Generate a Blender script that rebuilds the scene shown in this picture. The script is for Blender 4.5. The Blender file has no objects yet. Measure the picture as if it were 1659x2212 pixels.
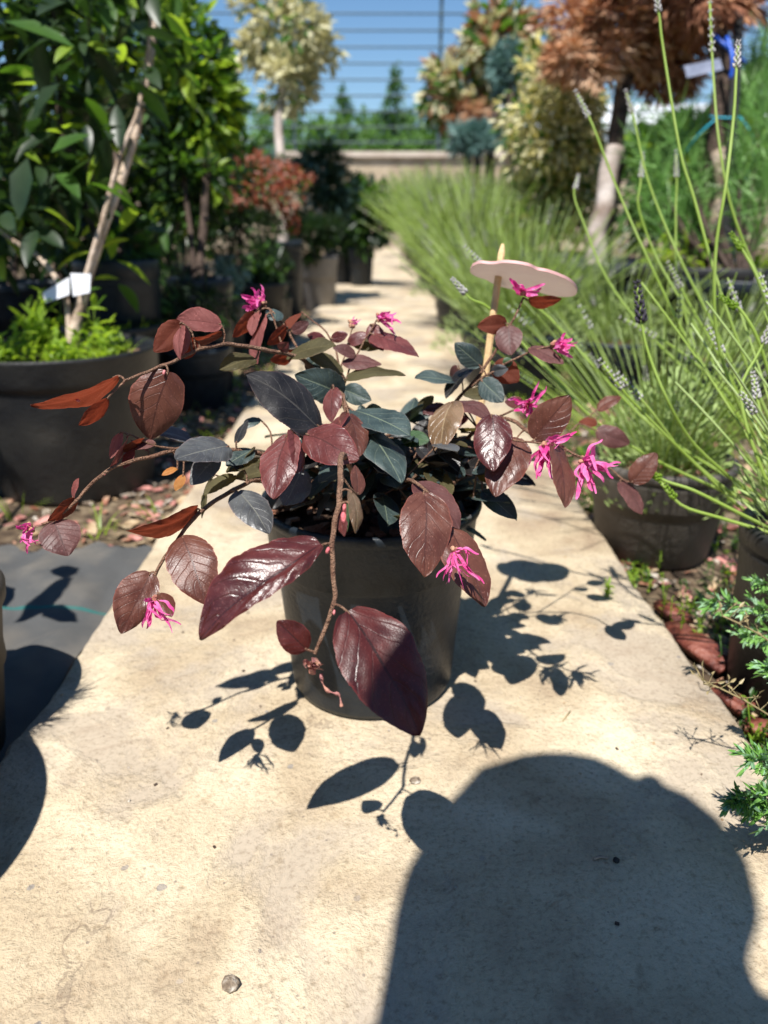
import bpy, math, random
from mathutils import Vector, Matrix, noise
R = math.radians
rnd = random.Random(7)
sc = bpy.context.scene
C = sc.collection

# ---------------------------------------------------------------- camera
HC = 0.38                                  # camera height above the path
PITCH, YAW, F = R(21.6), R(0.45), 1597.0   # F in pixels of a 1659 x 2212 frame
cd = bpy.data.cameras.new('camera'); cam = bpy.data.objects.new('camera', cd); C.objects.link(cam)
cam.location = (0, 0, HC)
cam.rotation_euler = (R(90) - PITCH, 0, -YAW)
cd.sensor_fit = 'VERTICAL'; cd.sensor_height = 34.6; cd.sensor_width = 25.95
cd.lens = 34.6 * F / 2212
cd.clip_start = 0.01; cd.clip_end = 500
cd.dof.use_dof = True; cd.dof.focus_distance = 0.43; cd.dof.aperture_fstop = 6.2
sc.camera = cam
CM = Matrix.Rotation(-YAW, 3, 'Z') @ Matrix.Rotation(R(90) - PITCH, 3, 'X')
CL = Vector((0, 0, HC))

def U(x, y, z):
    """point seen at photo position (x, y), z metres in front of the camera"""
    return CL + CM @ Vector(((x - 829.5) / F * z, (1106 - y) / F * z, -z))
def GP(x, y, Z=0.0):
    d = CM @ Vector(((x - 829.5) / F, (1106 - y) / F, -1))
    t = (Z - HC) / d.z
    return CL + d * t
def depth(p):
    return -(CM.transposed() @ (Vector(p) - CL)).z

# ---------------------------------------------------------------- light
SUN = Vector((-0.188, -0.475, 1)).normalized()      # towards the sun
w = bpy.data.worlds.new('World'); sc.world = w; w.use_nodes = True
nt = w.node_tree; bg = nt.nodes['Background']
sky = nt.nodes.new('ShaderNodeTexSky'); sky.sky_type = 'NISHITA'; sky.sun_disc = False
sky.sun_elevation = math.asin(SUN.z); sky.sun_rotation = math.atan2(SUN.x, SUN.y)
sky.air_density = 1.0; sky.dust_density = 0.05; sky.ozone_density = 3.2
hs = nt.nodes.new('ShaderNodeHueSaturation'); hs.inputs['Saturation'].default_value = 1.15
nt.links.new(sky.outputs[0], hs.inputs['Color']); nt.links.new(hs.outputs[0], bg.inputs[0]); bg.inputs[1].default_value = 0.08
ld = bpy.data.lights.new('sun', 'SUN'); ld.energy = 5.0; ld.angle = R(0.53); ld.color = (1, 0.965, 0.91)
lo = bpy.data.objects.new('sun', ld); C.objects.link(lo)
lo.rotation_euler = (-SUN).to_track_quat('-Z', 'Y').to_euler(); lo.location = (-1, -2, 5)
sc.view_settings.view_transform = 'Standard'; sc.view_settings.look = 'None'
sc.view_settings.exposure = 0.68; sc.view_settings.gamma = 1
sc.render.engine = 'CYCLES'
sc.cycles.use_denoising = True
sc.cycles.max_bounces = 6; sc.cycles.diffuse_bounces = 3; sc.cycles.glossy_bounces = 2
sc.cycles.transmission_bounces = 3; sc.cycles.transparent_max_bounces = 4
sc.cycles.sample_clamp_indirect = 6

# ---------------------------------------------------------------- materials
def lin(c):
    return tuple(c) + (1,)
def nodes(name):
    m = bpy.data.materials.new(name); m.use_nodes = True
    n = m.node_tree; n.nodes.clear()
    return m, n
def mat(name, cols, scale=20, rough=.6, bump=.0, bscale=None, spec=.4, trans=0., tcol=None, detail=5, coat=0, mid=(.35, .65), metal=0, sheen=0):
    m, n = nodes(name); N = n.nodes; L = n.links
    out = N.new('ShaderNodeOutputMaterial'); p = N.new('ShaderNodeBsdfPrincipled')
    p.inputs['Roughness'].default_value = rough; p.inputs['Specular IOR Level'].default_value = spec
    p.inputs['Coat Weight'].default_value = coat; p.inputs['Metallic'].default_value = metal
    p.inputs['Sheen Weight'].default_value = sheen
    tc = N.new('ShaderNodeTexCoord')
    no = N.new('ShaderNodeTexNoise'); no.inputs['Scale'].default_value = scale; no.inputs['Detail'].default_value = detail
    L.new(tc.outputs['Object'], no.inputs['Vector'])
    cr = N.new('ShaderNodeValToRGB'); e = cr.color_ramp.elements
    k = len(cols)
    e[0].position = mid[0]; e[1].position = mid[1]; e[0].color = lin(cols[0]); e[1].color = lin(cols[-1])
    for i in range(1, k - 1):
        q = e.new(mid[0] + (mid[1] - mid[0]) * i / (k - 1)); q.color = lin(cols[i])
    L.new(no.outputs['Fac'], cr.inputs[0]); L.new(cr.outputs[0], p.inputs['Base Color'])
    if bump:
        n2 = N.new('ShaderNodeTexNoise'); n2.inputs['Scale'].default_value = bscale or scale * 3; n2.inputs['Detail'].default_value = 6
        L.new(tc.outputs['Object'], n2.inputs['Vector'])
        b = N.new('ShaderNodeBump'); b.inputs['Strength'].default_value = bump; b.inputs['Distance'].default_value = .01
        L.new(n2.outputs['Fac'], b.inputs['Height']); L.new(b.outputs[0], p.inputs['Normal'])
    sh = p.outputs[0]
    if trans:
        t = N.new('ShaderNodeBsdfTranslucent')
        if tcol: t.inputs[0].default_value = lin(tcol)
        else: L.new(cr.outputs[0], t.inputs[0])
        mx = N.new('ShaderNodeMixShader'); mx.inputs[0].default_value = trans
        L.new(sh, mx.inputs[1]); L.new(t.outputs[0], mx.inputs[2]); sh = mx.outputs[0]
    L.new(sh, out.inputs[0])
    return m

def math_node(n, op, a, b=None, c=None):
    q = n.nodes.new('ShaderNodeMath'); q.operation = op
    for i, v in enumerate((a, b, c)):
        if v is None: continue
        if isinstance(v, (int, float)): q.inputs[i].default_value = v
        else: n.links.new(v, q.inputs[i])
    return q.outputs[0]

def leafmat(name, c1, c2, vein, rough=.35, spec=.5, trans=.15, tcol=(.3, .05, .03), bump=.5, veinw=.88):
    m, n = nodes(name); N = n.nodes; L = n.links
    out = N.new('ShaderNodeOutputMaterial'); p = N.new('ShaderNodeBsdfPrincipled')
    uv = N.new('ShaderNodeUVMap'); sp = N.new('ShaderNodeSeparateXYZ'); L.new(uv.outputs[0], sp.inputs[0])
    tc = N.new('ShaderNodeTexCoord')
    wob = N.new('ShaderNodeTexNoise'); wob.inputs['Scale'].default_value = 90; wob.inputs['Detail'].default_value = 2
    L.new(tc.outputs['Object'], wob.inputs['Vector'])
    u = sp.outputs[0]; v = sp.outputs[1]
    a = math_node(n, 'MULTIPLY', math_node(n, 'ABSOLUTE', math_node(n, 'SUBTRACT', v, .5)), 2.)
    midr = math_node(n, 'LESS_THAN', a, .035)
    t = math_node(n, 'SUBTRACT', math_node(n, 'MULTIPLY', u, 7.), math_node(n, 'MULTIPLY', a, 2.0))
    t = math_node(n, 'ADD', t, math_node(n, 'MULTIPLY', wob.outputs['Fac'], .5))
    fr = math_node(n, 'MULTIPLY', math_node(n, 'ABSOLUTE', math_node(n, 'SUBTRACT', math_node(n, 'FRACT', t), .5)), 2.)
    mr = N.new('ShaderNodeMapRange'); mr.inputs[1].default_value = veinw; mr.inputs[2].default_value = 1.
    L.new(fr, mr.inputs[0])
    vv = math_node(n, 'MAXIMUM', midr, math_node(n, 'MULTIPLY', mr.outputs[0], .4))
    net = N.new('ShaderNodeTexVoronoi'); net.feature = 'DISTANCE_TO_EDGE'; net.inputs['Scale'].default_value = 600
    L.new(tc.outputs['Object'], net.inputs['Vector'])
    no = N.new('ShaderNodeTexNoise'); no.inputs['Scale'].default_value = 55; no.inputs['Detail'].default_value = 5
    L.new(tc.outputs['Object'], no.inputs['Vector'])
    cr = N.new('ShaderNodeValToRGB'); e = cr.color_ramp.elements
    e[0].position = .36; e[1].position = .66; e[0].color = lin(c1); e[1].color = lin(c2)
    L.new(no.outputs['Fac'], cr.inputs[0])
    mx = N.new('ShaderNodeMix'); mx.data_type = 'RGBA'
    L.new(vv, mx.inputs[0]); L.new(cr.outputs[0], mx.inputs[6]); mx.inputs[7].default_value = lin(vein)
    rim = N.new('ShaderNodeMapRange'); rim.inputs[1].default_value = .93; rim.inputs[2].default_value = 1.; L.new(a, rim.inputs[0])
    mr2 = N.new('ShaderNodeMix'); mr2.data_type = 'RGBA'; L.new(math_node(n, 'MULTIPLY', rim.outputs[0], .7), mr2.inputs[0]); L.new(mx.outputs[2], mr2.inputs[6]); mr2.inputs[7].default_value = lin([c2[0] * 1.5 + .04, c2[1] * 1.3 + .01, c2[2] * 1.3 + .01]); mx = mr2
    # small pale freckles
    fk = N.new('ShaderNodeTexNoise'); fk.inputs['Scale'].default_value = 900; fk.inputs['Detail'].default_value = 1
    L.new(tc.outputs['Object'], fk.inputs['Vector'])
    fm = math_node(n, 'MULTIPLY', math_node(n, 'GREATER_THAN', fk.outputs['Fac'], .68), .25)
    m2 = N.new('ShaderNodeMix'); m2.data_type = 'RGBA'; L.new(fm, m2.inputs[0]); L.new(mx.outputs[2], m2.inputs[6]); m2.inputs[7].default_value = lin([min(1, q * 3 + .05) for q in c2])
    L.new(m2.outputs[2], p.inputs['Base Color'])
    rr = math_node(n, 'ADD', math_node(n, 'MULTIPLY', no.outputs['Fac'], .5), rough - .17)
    L.new(rr, p.inputs['Roughness']); p.inputs['Specular IOR Level'].default_value = spec
    hgt = math_node(n, 'ADD', math_node(n, 'MULTIPLY', vv, -1.0), math_node(n, 'MULTIPLY', no.outputs['Fac'], .8))
    hgt = math_node(n, 'ADD', hgt, math_node(n, 'MULTIPLY', math_node(n, 'MINIMUM', net.outputs['Distance'], .25), .35))
    b = N.new('ShaderNodeBump'); b.inputs['Strength'].default_value = bump; b.inputs['Distance'].default_value = .0009
    L.new(hgt, b.inputs['Height']); L.new(b.outputs[0], p.inputs['Normal'])
    t_ = N.new('ShaderNodeBsdfTranslucent'); t_.inputs[0].default_value = lin(tcol)
    ms = N.new('ShaderNodeMixShader'); ms.inputs[0].default_value = trans
    L.new(p.outputs[0], ms.inputs[1]); L.new(t_.outputs[0], ms.inputs[2]); L.new(ms.outputs[0], out.inputs[0])
    return m

def concrete():
    m, n = nodes('concrete'); N = n.nodes; L = n.links
    out = N.new('ShaderNodeOutputMaterial'); p = N.new('ShaderNodeBsdfPrincipled')
    tc = N.new('ShaderNodeTexCoord'); V = tc.outputs['Object']
    def nz(s, d=6, dist=0, r=.55):
        q = N.new('ShaderNodeTexNoise'); q.inputs['Scale'].default_value = s; q.inputs['Detail'].default_value = d
        q.inputs['Distortion'].default_value = dist; q.inputs['Roughness'].default_value = r
        L.new(V, q.inputs['Vector']); return q.outputs['Fac']
    def ramp(f, pts):
        cr = N.new('ShaderNodeValToRGB'); e = cr.color_ramp.elements
        e[0].position, e[0].color = pts[0][0], lin(pts[0][1]); e[1].position, e[1].color = pts[-1][0], lin(pts[-1][1])
        for q in pts[1:-1]:
            k = e.new(q[0]); k.color = lin(q[1])
        L.new(f, cr.inputs[0]); return cr.outputs[0]
    def mixc(f, a, b, blend='MIX'):
        q = N.new('ShaderNodeMix'); q.data_type = 'RGBA'; q.blend_type = blend
        for s, v in ((0, f), (6, a), (7, b)):
            if isinstance(v, (int, float)): q.inputs[s].default_value = v
            elif isinstance(v, tuple): q.inputs[s].default_value = lin(v)
            else: L.new(v, q.inputs[s])
        return q.outputs[2]
    base = ramp(nz(7, 8, .6), [(.3, (.33, .245, .165)), (.45, (.46, .37, .25)), (.56, (.55, .455, .32)), (.70, (.65, .56, .41))])
    # smooth greyish worn skin in patches
    patch = N.new('ShaderNodeMapRange'); patch.inputs[1].default_value = .5; patch.inputs[2].default_value = .58
    L.new(nz(5.5, 9, .4, .62), patch.inputs[0])
    base = mixc(math_node(n, 'MULTIPLY', patch.outputs[0], .85), base, (.37, .31, .24))
    # sandy grains
    g = nz(260, 3, 0, .7)
    base = mixc(1.0, base, ramp(g, [(.3, (.72, .69, .66)), (.48, (1, 1, 1)), (.75, (1.12, 1.1, 1.08))]), 'MULTIPLY')
    g2 = nz(60, 6, .3, .75)
    base = mixc(1.0, base, ramp(g2, [(.30, (.74, .70, .66)), (.44, (1, 1, 1)), (1, (1.05, 1.05, 1.05))]), 'MULTIPLY')
    # scattered aggregate, bluish and brown pits
    vo = N.new('ShaderNodeTexVoronoi'); vo.inputs['Scale'].default_value = 75; L.new(V, vo.inputs['Vector'])
    sx = N.new('ShaderNodeSeparateXYZ'); L.new(vo.outputs['Color'], sx.inputs[0])
    rad = math_node(n, 'MULTIPLY', math_node(n, 'SUBTRACT', sx.outputs[0], .90), 2.2)
    dist = math_node(n, 'ADD', vo.outputs['Distance'], math_node(n, 'MULTIPLY', math_node(n, 'SUBTRACT', nz(150, 3), .5), .35))
    peb = math_node(n, 'LESS_THAN', dist, rad)
    pc = ramp(sx.outputs[1], [(0, (.16, .15, .15)), (.35, (.26, .24, .22)), (.7, (.33, .26, .19)), (1, (.55, .47, .38))])
    base = mixc(math_node(n, 'MULTIPLY', peb, .75), base, pc)
    v2 = N.new('ShaderNodeTexVoronoi'); v2.inputs['Scale'].default_value = 230; L.new(V, v2.inputs['Vector'])
    s2 = N.new('ShaderNodeSeparateXYZ'); L.new(v2.outputs['Color'], s2.inputs[0])
    pits = math_node(n, 'LESS_THAN', v2.outputs['Distance'], math_node(n, 'MULTIPLY', math_node(n, 'SUBTRACT', s2.outputs[0], .91), 2.6))
    base = mixc(math_node(n, 'MULTIPLY', pits, .6), base, (.17, .14, .12))
    ck = N.new('ShaderNodeTexVoronoi'); ck.feature = 'DISTANCE_TO_EDGE'; ck.inputs['Scale'].default_value = 3.1
    wv = N.new('ShaderNodeVectorMath'); wv.operation = 'ADD'; L.new(V, wv.inputs[0])
    nv_ = N.new('ShaderNodeTexNoise'); nv_.inputs['Scale'].default_value = 9; nv_.inputs['Detail'].default_value = 6; L.new(V, nv_.inputs['Vector'])
    sc_ = N.new('ShaderNodeVectorMath'); sc_.operation = 'SCALE'; sc_.inputs[3].default_value = .25; L.new(nv_.outputs['Color'], sc_.inputs[0]); L.new(sc_.outputs[0], wv.inputs[1])
    L.new(wv.outputs[0], ck.inputs['Vector'])
    crk = math_node(n, 'MULTIPLY', math_node(n, 'LESS_THAN', ck.outputs['Distance'], .0035), math_node(n, 'GREATER_THAN', nz(4, 2), .5))
    base = mixc(math_node(n, 'MULTIPLY', crk, .4), base, (.16, .12, .09))
    dk = N.new('ShaderNodeMapRange'); dk.inputs[1].default_value = .55; dk.inputs[2].default_value = .72; L.new(nz(13, 7, .8, .65), dk.inputs[0])
    base = mixc(math_node(n, 'MULTIPLY', dk.outputs[0], .6), base, (.27, .20, .14))
    L.new(base, p.inputs['Base Color']); p.inputs['Roughness'].default_value = .9; p.inputs['Specular IOR Level'].default_value = .2
    # height: rough where the skin has worn off
    rough_area = math_node(n, 'SUBTRACT', 1.15, patch.outputs[0])
    hh = math_node(n, 'ADD', math_node(n, 'MULTIPLY', g, .5), math_node(n, 'MULTIPLY', g2, 1.5))
    hh = math_node(n, 'MULTIPLY', hh, rough_area)
    hh = math_node(n, 'SUBTRACT', hh, math_node(n, 'MULTIPLY', math_node(n, 'ADD', pits, peb), .5))
    b = N.new('ShaderNodeBump'); b.inputs['Strength'].default_value = .9; b.inputs['Distance'].default_value = .0026
    L.new(hh, b.inputs['Height'])
    L.new(b.outputs[0], p.inputs['Normal']); L.new(p.outputs[0], out.inputs[0])
    return m

def cloth_mat():
    m, n = nodes('woven_cloth'); N = n.nodes; L = n.links
    out = N.new('ShaderNodeOutputMaterial'); p = N.new('ShaderNodeBsdfPrincipled')
    tc = N.new('ShaderNodeTexCoord'); sp = N.new('ShaderNodeSeparateXYZ'); L.new(tc.outputs['Object'], sp.inputs[0])
    a = math_node(n, 'SINE', math_node(n, 'MULTIPLY', sp.outputs[0], 2600)); b_ = math_node(n, 'SINE', math_node(n, 'MULTIPLY', sp.outputs[1], 1900))
    h = math_node(n, 'MULTIPLY', a, b_)
    cr = N.new('ShaderNodeValToRGB'); cr.color_ramp.elements[0].color = (.035, .036, .036, 1); cr.color_ramp.elements[1].color = (.13, .13, .128, 1)
    L.new(math_node(n, 'ADD', math_node(n, 'MULTIPLY', h, .5), .5), cr.inputs[0])
    q = math_node(n, 'ADD', sp.outputs[1], math_node(n, 'MULTIPLY', sp.outputs[0], .12))
    st = math_node(n, 'LESS_THAN', math_node(n, 'ABSOLUTE', math_node(n, 'SUBTRACT', q, .09)), .0028)
    mx = N.new('ShaderNodeMix'); mx.data_type = 'RGBA'; L.new(st, mx.inputs[0]); L.new(cr.outputs[0], mx.inputs[6]); mx.inputs[7].default_value = (.03, .12, .11, 1)
    dn = N.new('ShaderNodeTexNoise'); dn.inputs['Scale'].default_value = 14; dn.inputs['Detail'].default_value = 8; L.new(tc.outputs['Object'], dn.inputs['Vector'])
    dm = N.new('ShaderNodeMapRange'); dm.inputs[1].default_value = .45; dm.inputs[2].default_value = .7; dm.inputs[4].default_value = .45; L.new(dn.outputs['Fac'], dm.inputs[0])
    m9 = N.new('ShaderNodeMix'); m9.data_type = 'RGBA'; L.new(dm.outputs[0], m9.inputs[0]); L.new(mx.outputs[2], m9.inputs[6]); m9.inputs[7].default_value = (.22, .19, .15, 1); mx = m9
    L.new(mx.outputs[2], p.inputs['Base Color']); p.inputs['Roughness'].default_value = .9; p.inputs['Specular IOR Level'].default_value = .2
    bb = N.new('ShaderNodeBump'); bb.inputs['Strength'].default_value = .4; bb.inputs['Distance'].default_value = .001
    L.new(h, bb.inputs['Height']); L.new(bb.outputs[0], p.inputs['Normal']); L.new(p.outputs[0], out.inputs[0])
    return m

M = {}
M['concrete'] = concrete(); M['cloth'] = cloth_mat()
M['soil'] = mat('soil', [(.05, .035, .025), (.12, .085, .055), (.22, .17, .11)], 30, .95, .8, 120, .1)
M['potsoil'] = mat('potting_soil', [(.015, .010, .008), (.05, .03, .02), (.10, .06, .04)], 60, .9, 1, 200, .2)
M['bark'] = mat('mulch', [(.16, .05, .03), (.30, .13, .08), (.40, .26, .17)], 25, .7, .4, 200, .3)
M['pot'] = mat('black_plastic', [(.009, .013, .018), (.016, .022, .029), (.020, .026, .032), (.075, .072, .064)], 55, .42, .12, 260, .3, mid=(.3, .92), detail=9)
M['potdust'] = mat('dusty_black_plastic', [(.009, .009, .010), (.022, .021, .019), (.06, .053, .044)], 14, .5, .15, 120, .4, mid=(.35, .85))
M['potbrown'] = mat('dusty_brown_black_plastic', [(.045, .04, .035), (.11, .095, .08), (.18, .15, .12)], 10, .6, .15, 120, .3, mid=(.3, .85))
M['pottan'] = mat('brown_plastic', [(.04, .033, .026), (.075, .06, .045)], 20, .6, .1, 120, .3)
M['potgrey'] = mat('grey_plastic', [(.16, .15, .14), (.26, .24, .22)], 10, .6, .1, 80, .3)
M['stem'] = mat('hairy_stem', [(.22, .11, .07), (.36, .21, .135)], 200, .7, .8, 900, .3)
M['purple'] = leafmat('purple_leaf', (.040, .009, .008), (.082, .018, .016), (.028, .008, .008), .22, .5, .10, (.25, .03, .03))
M['wine'] = leafmat('wine_leaf', (.085, .020, .018), (.14, .038, .034), (.06, .016, .014), .36, .5, .12, (.35, .05, .04))
M['maroon'] = leafmat('maroon_leaf', (.030, .006, .006), (.078, .013, .010), (.020, .006, .005), .32, .45, .08, (.25, .03, .02))
M['brown'] = leafmat('brown_leaf', (.075, .024, .016), (.13, .047, .030), (.062, .020, .014), .33, .45, .10, (.3, .08, .05))
M['red'] = leafmat('red_underside', (.11, .030, .018), (.17, .052, .032), (.12, .03, .02), .65, .2, .40, (.34, .06, .025), .3)
M['rose'] = leafmat('rose_leaf', (.17, .05, .045), (.25, .09, .08), (.13, .04, .035), .6, .3, .25, (.5, .12, .09), .5)
M['plum'] = leafmat('plum_leaf', (.072, .028, .026), (.12, .052, .046), (.055, .022, .020), .42, .3, .12, (.3, .06, .06))
M['black'] = leafmat('black_leaf', (.009, .008, .008), (.024, .022, .022), (.05, .046, .04), .36, .4, .04, (.1, .05, .03), .4)
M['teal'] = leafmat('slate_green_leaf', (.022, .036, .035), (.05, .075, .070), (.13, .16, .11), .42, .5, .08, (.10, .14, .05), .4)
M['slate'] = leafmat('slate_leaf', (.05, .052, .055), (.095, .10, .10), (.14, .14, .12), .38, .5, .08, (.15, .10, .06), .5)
M['green'] = leafmat('green_leaf', (.025, .06, .025), (.05, .10, .04), (.10, .15, .07), .4, .5, .15, (.12, .25, .04), .4)
M['olive'] = leafmat('olive_underside', (.045, .038, .016), (.085, .075, .035), (.11, .09, .04), .6, .25, .25, (.22, .17, .04), .3)
M['bronze'] = leafmat('bronze_leaf', (.14, .085, .045), (.22, .14, .08), (.30, .22, .13), .28, .6, .12, (.3, .15, .05), .6)
M['orange'] = leafmat('orange_leaf', (.35, .13, .03), (.45, .2, .06), (.5, .3, .1), .5, .3, .4, (.7, .25, .05), .3)
M['petal'] = mat('pink_petal', [(.68, .04, .25), (.90, .26, .54)], 120, .5, .3, 400, .3, .35, (.8, .05, .35))
M['petaldry'] = mat('dry_petal', [(.38, .16, .17), (.60, .30, .22)], 150, .7, .3, 400, .2, .2, (.6, .25, .2))
M['calyx'] = mat('calyx', [(.36, .13, .10), (.55, .32, .20)], 300, .8, .5, 700, .2)
M['bud'] = mat('pink_bud', [(.55, .12, .14), (.65, .22, .22)], 200, .6, .3, 500, .3)
M['wood'] = mat('pale_wood', [(.52, .34, .16), (.68, .47, .25)], 60, .6, .2, 300, .3)
M['board'] = mat('pink_board', [(.74, .66, .62), (.80, .74, .69)], 60, .6, .1, 100, .3, .35, (.92, .80, .74))
M['boardedge'] = mat('rose_board_edge', [(.70, .38, .36), (.74, .44, .42)], 40, .5)
M['trunk'] = mat('tan_bark', [(.24, .17, .12), (.44, .34, .26), (.54, .43, .34)], 35, .85, .5, 120, .2)
M['trunkw'] = mat('whitewashed_bark', [(.20, .15, .12), (.38, .32, .28), (.50, .44, .40)], 12, .85, .5, 60, .2)
M['trunkd'] = mat('dark_bark', [(.04, .028, .022), (.10, .07, .055)], 35, .9, .8, 90, .2)
M['paper'] = mat('white_label', [(.72, .73, .76), (.80, .80, .83)], 20, .5)
M['blue'] = mat('blue_tie', [(.01, .07, .45), (.02, .12, .60)], 30, .4)
M['cyan'] = mat('cyan_tie', [(.02, .35, .50), (.03, .45, .60)], 30, .4)
M['stake'] = mat('black_stake', [(.012, .012, .012), (.03, .028, .026)], 30, .7)
M['fence'] = mat('grey_green_steel', [(.045, .075, .085), (.07, .10, .11)], 10, .5, metal=.2)
M['wall'] = mat('sandy_render', [(.30, .23, .16), (.46, .37, .26), (.55, .45, .33)], 3, .95, .4, 30, .1)
M['wallcap'] = mat('pale_coping', [(.52, .43, .35), (.64, .55, .46)], 5, .9, .3, 40, .1)
M['white'] = mat('white_sheeting', [(.72, .74, .76), (.8, .82, .84)], 1, .5)
M['tile'] = mat('red_clay_tile', [(.06, .015, .012), (.14, .035, .022), (.24, .085, .06)], 60, .5, .5, 140, .4)
M['stone'] = mat('pebble_stone', [(.13, .09, .06), (.28, .22, .16), (.62, .56, .48)], 150, .8, .6, 400, .3)
def fol(key, name, a, b, trans=.35, tcol=None, rough=.4, spec=.4):
    M[key] = mat(name, [a, b], 12, rough, 0, None, spec, trans, tcol)
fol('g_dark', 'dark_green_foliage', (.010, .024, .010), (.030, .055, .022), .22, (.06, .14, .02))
fol('g_mid', 'green_foliage', (.04, .10, .02), (.07, .15, .03), .4, (.14, .30, .02))
fol('g_lime', 'lime_foliage', (.17, .28, .02), (.26, .38, .05), .5, (.45, .65, .04))
fol('g_grey', 'grey_green_foliage', (.10, .14, .10), (.20, .25, .18), .25, (.2, .28, .12))
fol('g_blue', 'blue_green_foliage', (.11, .21, .19), (.20, .33, .30), .2, (.1, .2, .15))
fol('cream', 'cream_variegated_foliage', (.58, .56, .32), (.74, .70, .48), .35, (.6, .55, .25))
fol('yellow', 'yellow_variegated_foliage', (.70, .62, .20), (.84, .78, .40), .35, (.85, .72, .2))
fol('rust', 'dead_brown_foliage', (.62, .32, .17), (.84, .54, .34), .3, (.4, .16, .06), .8, .1)
fol('rustd', 'dark_dead_foliage', (.24, .10, .06), (.42, .21, .12), .2, (.3, .1, .04), .8, .1)
fol('rustl', 'pale_dead_foliage', (.70, .45, .28), (.86, .64, .45), .3, (.5, .25, .1), .8, .1)
fol('redtip', 'red_young_foliage', (.26, .07, .04), (.40, .16, .10), .35, (.5, .12, .06))
fol('redtan', 'bronze_young_foliage', (.28, .13, .07), (.42, .24, .15), .35, (.45, .2, .1))
fol('lav', 'lavender_stem_green', (.38, .53, .09), (.55, .71, .20), .5, (.38, .52, .12))
fol('lavg', 'lavender_leaf', (.34, .47, .14), (.50, .62, .26), .25, (.25, .33, .12))
fol('lavp', 'lavender_bud', (.36, .34, .33), (.52, .50, .50), .1, (.3, .25, .35), .8, .1)
fol('lavd', 'dark_lavender_bud', (.03, .03, .03), (.10, .08, .12), .1, (.1, .08, .15), .8, .1)
fol('jun', 'juniper_needle', (.13, .30, .05), (.24, .46, .12), .2, (.12, .25, .06), .45, .5)
fol('junb', 'blue_juniper_needle', (.20, .38, .20), (.34, .52, .32), .2, (.15, .25, .15), .45, .5)
fol('far', 'distant_foliage', (.09, .19, .04), (.15, .28, .06), .3, (.2, .40, .05))
fol('fard', 'distant_dark_foliage', (.05, .12, .05), (.09, .18, .07), .3, (.12, .25, .06))
fol('straw', 'dry_weed', (.38, .30, .15), (.52, .43, .24), .3)

# ---------------------------------------------------------------- builders
def wloc(o):
    v = Vector((0, 0, 0))
    while o: v += o.location; o = o.parent
    return v
def tag(o, label=None, cat=None, group=None, kind=None):
    if label: o['label'] = label
    if cat: o['category'] = cat
    if group: o['group'] = group
    if kind: o['kind'] = kind
    return o
def thing(name, loc, label, cat, group=None):
    o = bpy.data.objects.new(name, None); C.objects.link(o); o.location = loc; o.empty_display_size = .05
    return tag(o, label, cat, group)

class MB:
    def __init__(s): s.v = []; s.f = []; s.m = []; s.uv = []
    def add(s, vs, fs, mi=0, uvs=None):
        o = len(s.v); s.v.extend(vs)
        for f in fs: s.f.append(tuple(i + o for i in f)); s.m.append(mi)
        s.uv.extend(uvs if uvs else [(0, 0)] * len(vs))
    def build(s, name, mats, parent=None, smooth=True, origin=None):
        me = bpy.data.meshes.new(name)
        org = wloc(parent) if parent else (Vector(origin) if origin is not None else Vector((0, 0, 0)))
        me.from_pydata([(p[0] - org.x, p[1] - org.y, p[2] - org.z) for p in s.v], [], s.f)
        if not isinstance(mats, (list, tuple)): mats = [mats]
        for m in mats: me.materials.append(M[m] if isinstance(m, str) else m)
        me.polygons.foreach_set('material_index', s.m)
        if smooth: me.polygons.foreach_set('use_smooth', [True] * len(s.f))
        ul = me.uv_layers.new(name='UVMap')
        idx = [0] * len(me.loops); me.loops.foreach_get('vertex_index', idx)
        fl = []
        for i in idx: fl.extend(s.uv[i])
        ul.data.foreach_set('uv', fl)
        me.update()
        o = bpy.data.objects.new(name, me); C.objects.link(o)
        if parent: o.parent = parent
        elif origin is not None: o.location = org
        return o

def perp(d):
    d = d.normalized(); a = Vector((0, 0, 1)) if abs(d.z) < .9 else Vector((1, 0, 0))
    s = d.cross(a).normalized(); return s, s.cross(d)
def tube(mb, pts, rs, seg=8, mi=0, cap=True):
    pts = [Vector(p) for p in pts]; n = len(pts)
    if not isinstance(rs, (list, tuple)): rs = [rs] * n
    vs = []; fs = []
    s0, t0 = perp(pts[1] - pts[0])
    for i, p in enumerate(pts):
        d = (pts[min(i + 1, n - 1)] - pts[max(i - 1, 0)]).normalized()
        s0 = (s0 - d * s0.dot(d)).normalized(); t = d.cross(s0)
        for k in range(seg):
            a = 2 * math.pi * k / seg
            vs.append(p + (s0 * math.cos(a) + t * math.sin(a)) * rs[i])
    for i in range(n - 1):
        for k in range(seg):
            k2 = (k + 1) % seg
            fs.append((i * seg + k, i * seg + k2, (i + 1) * seg + k2, (i + 1) * seg + k))
    if cap and seg > 2: fs.append(tuple(range(seg))[::-1]); fs.append(tuple((n - 1) * seg + k for k in range(seg)))
    mb.add(vs, fs, mi)
def smoothpts(pts, n=4):
    P = [Vector(p) for p in pts]; out = []
    for i in range(len(P) - 1):
        p0 = P[max(i - 1, 0)]; p1 = P[i]; p2 = P[i + 1]; p3 = P[min(i + 2, len(P) - 1)]
        for k in range(n):
            t = k / n
            out.append(.5 * ((2 * p1) + (p2 - p0) * t + (2 * p0 - 5 * p1 + 4 * p2 - p3) * t * t + (3 * p1 - p0 - 3 * p2 + p3) * t ** 3))
    out.append(P[-1]); return out
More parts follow.
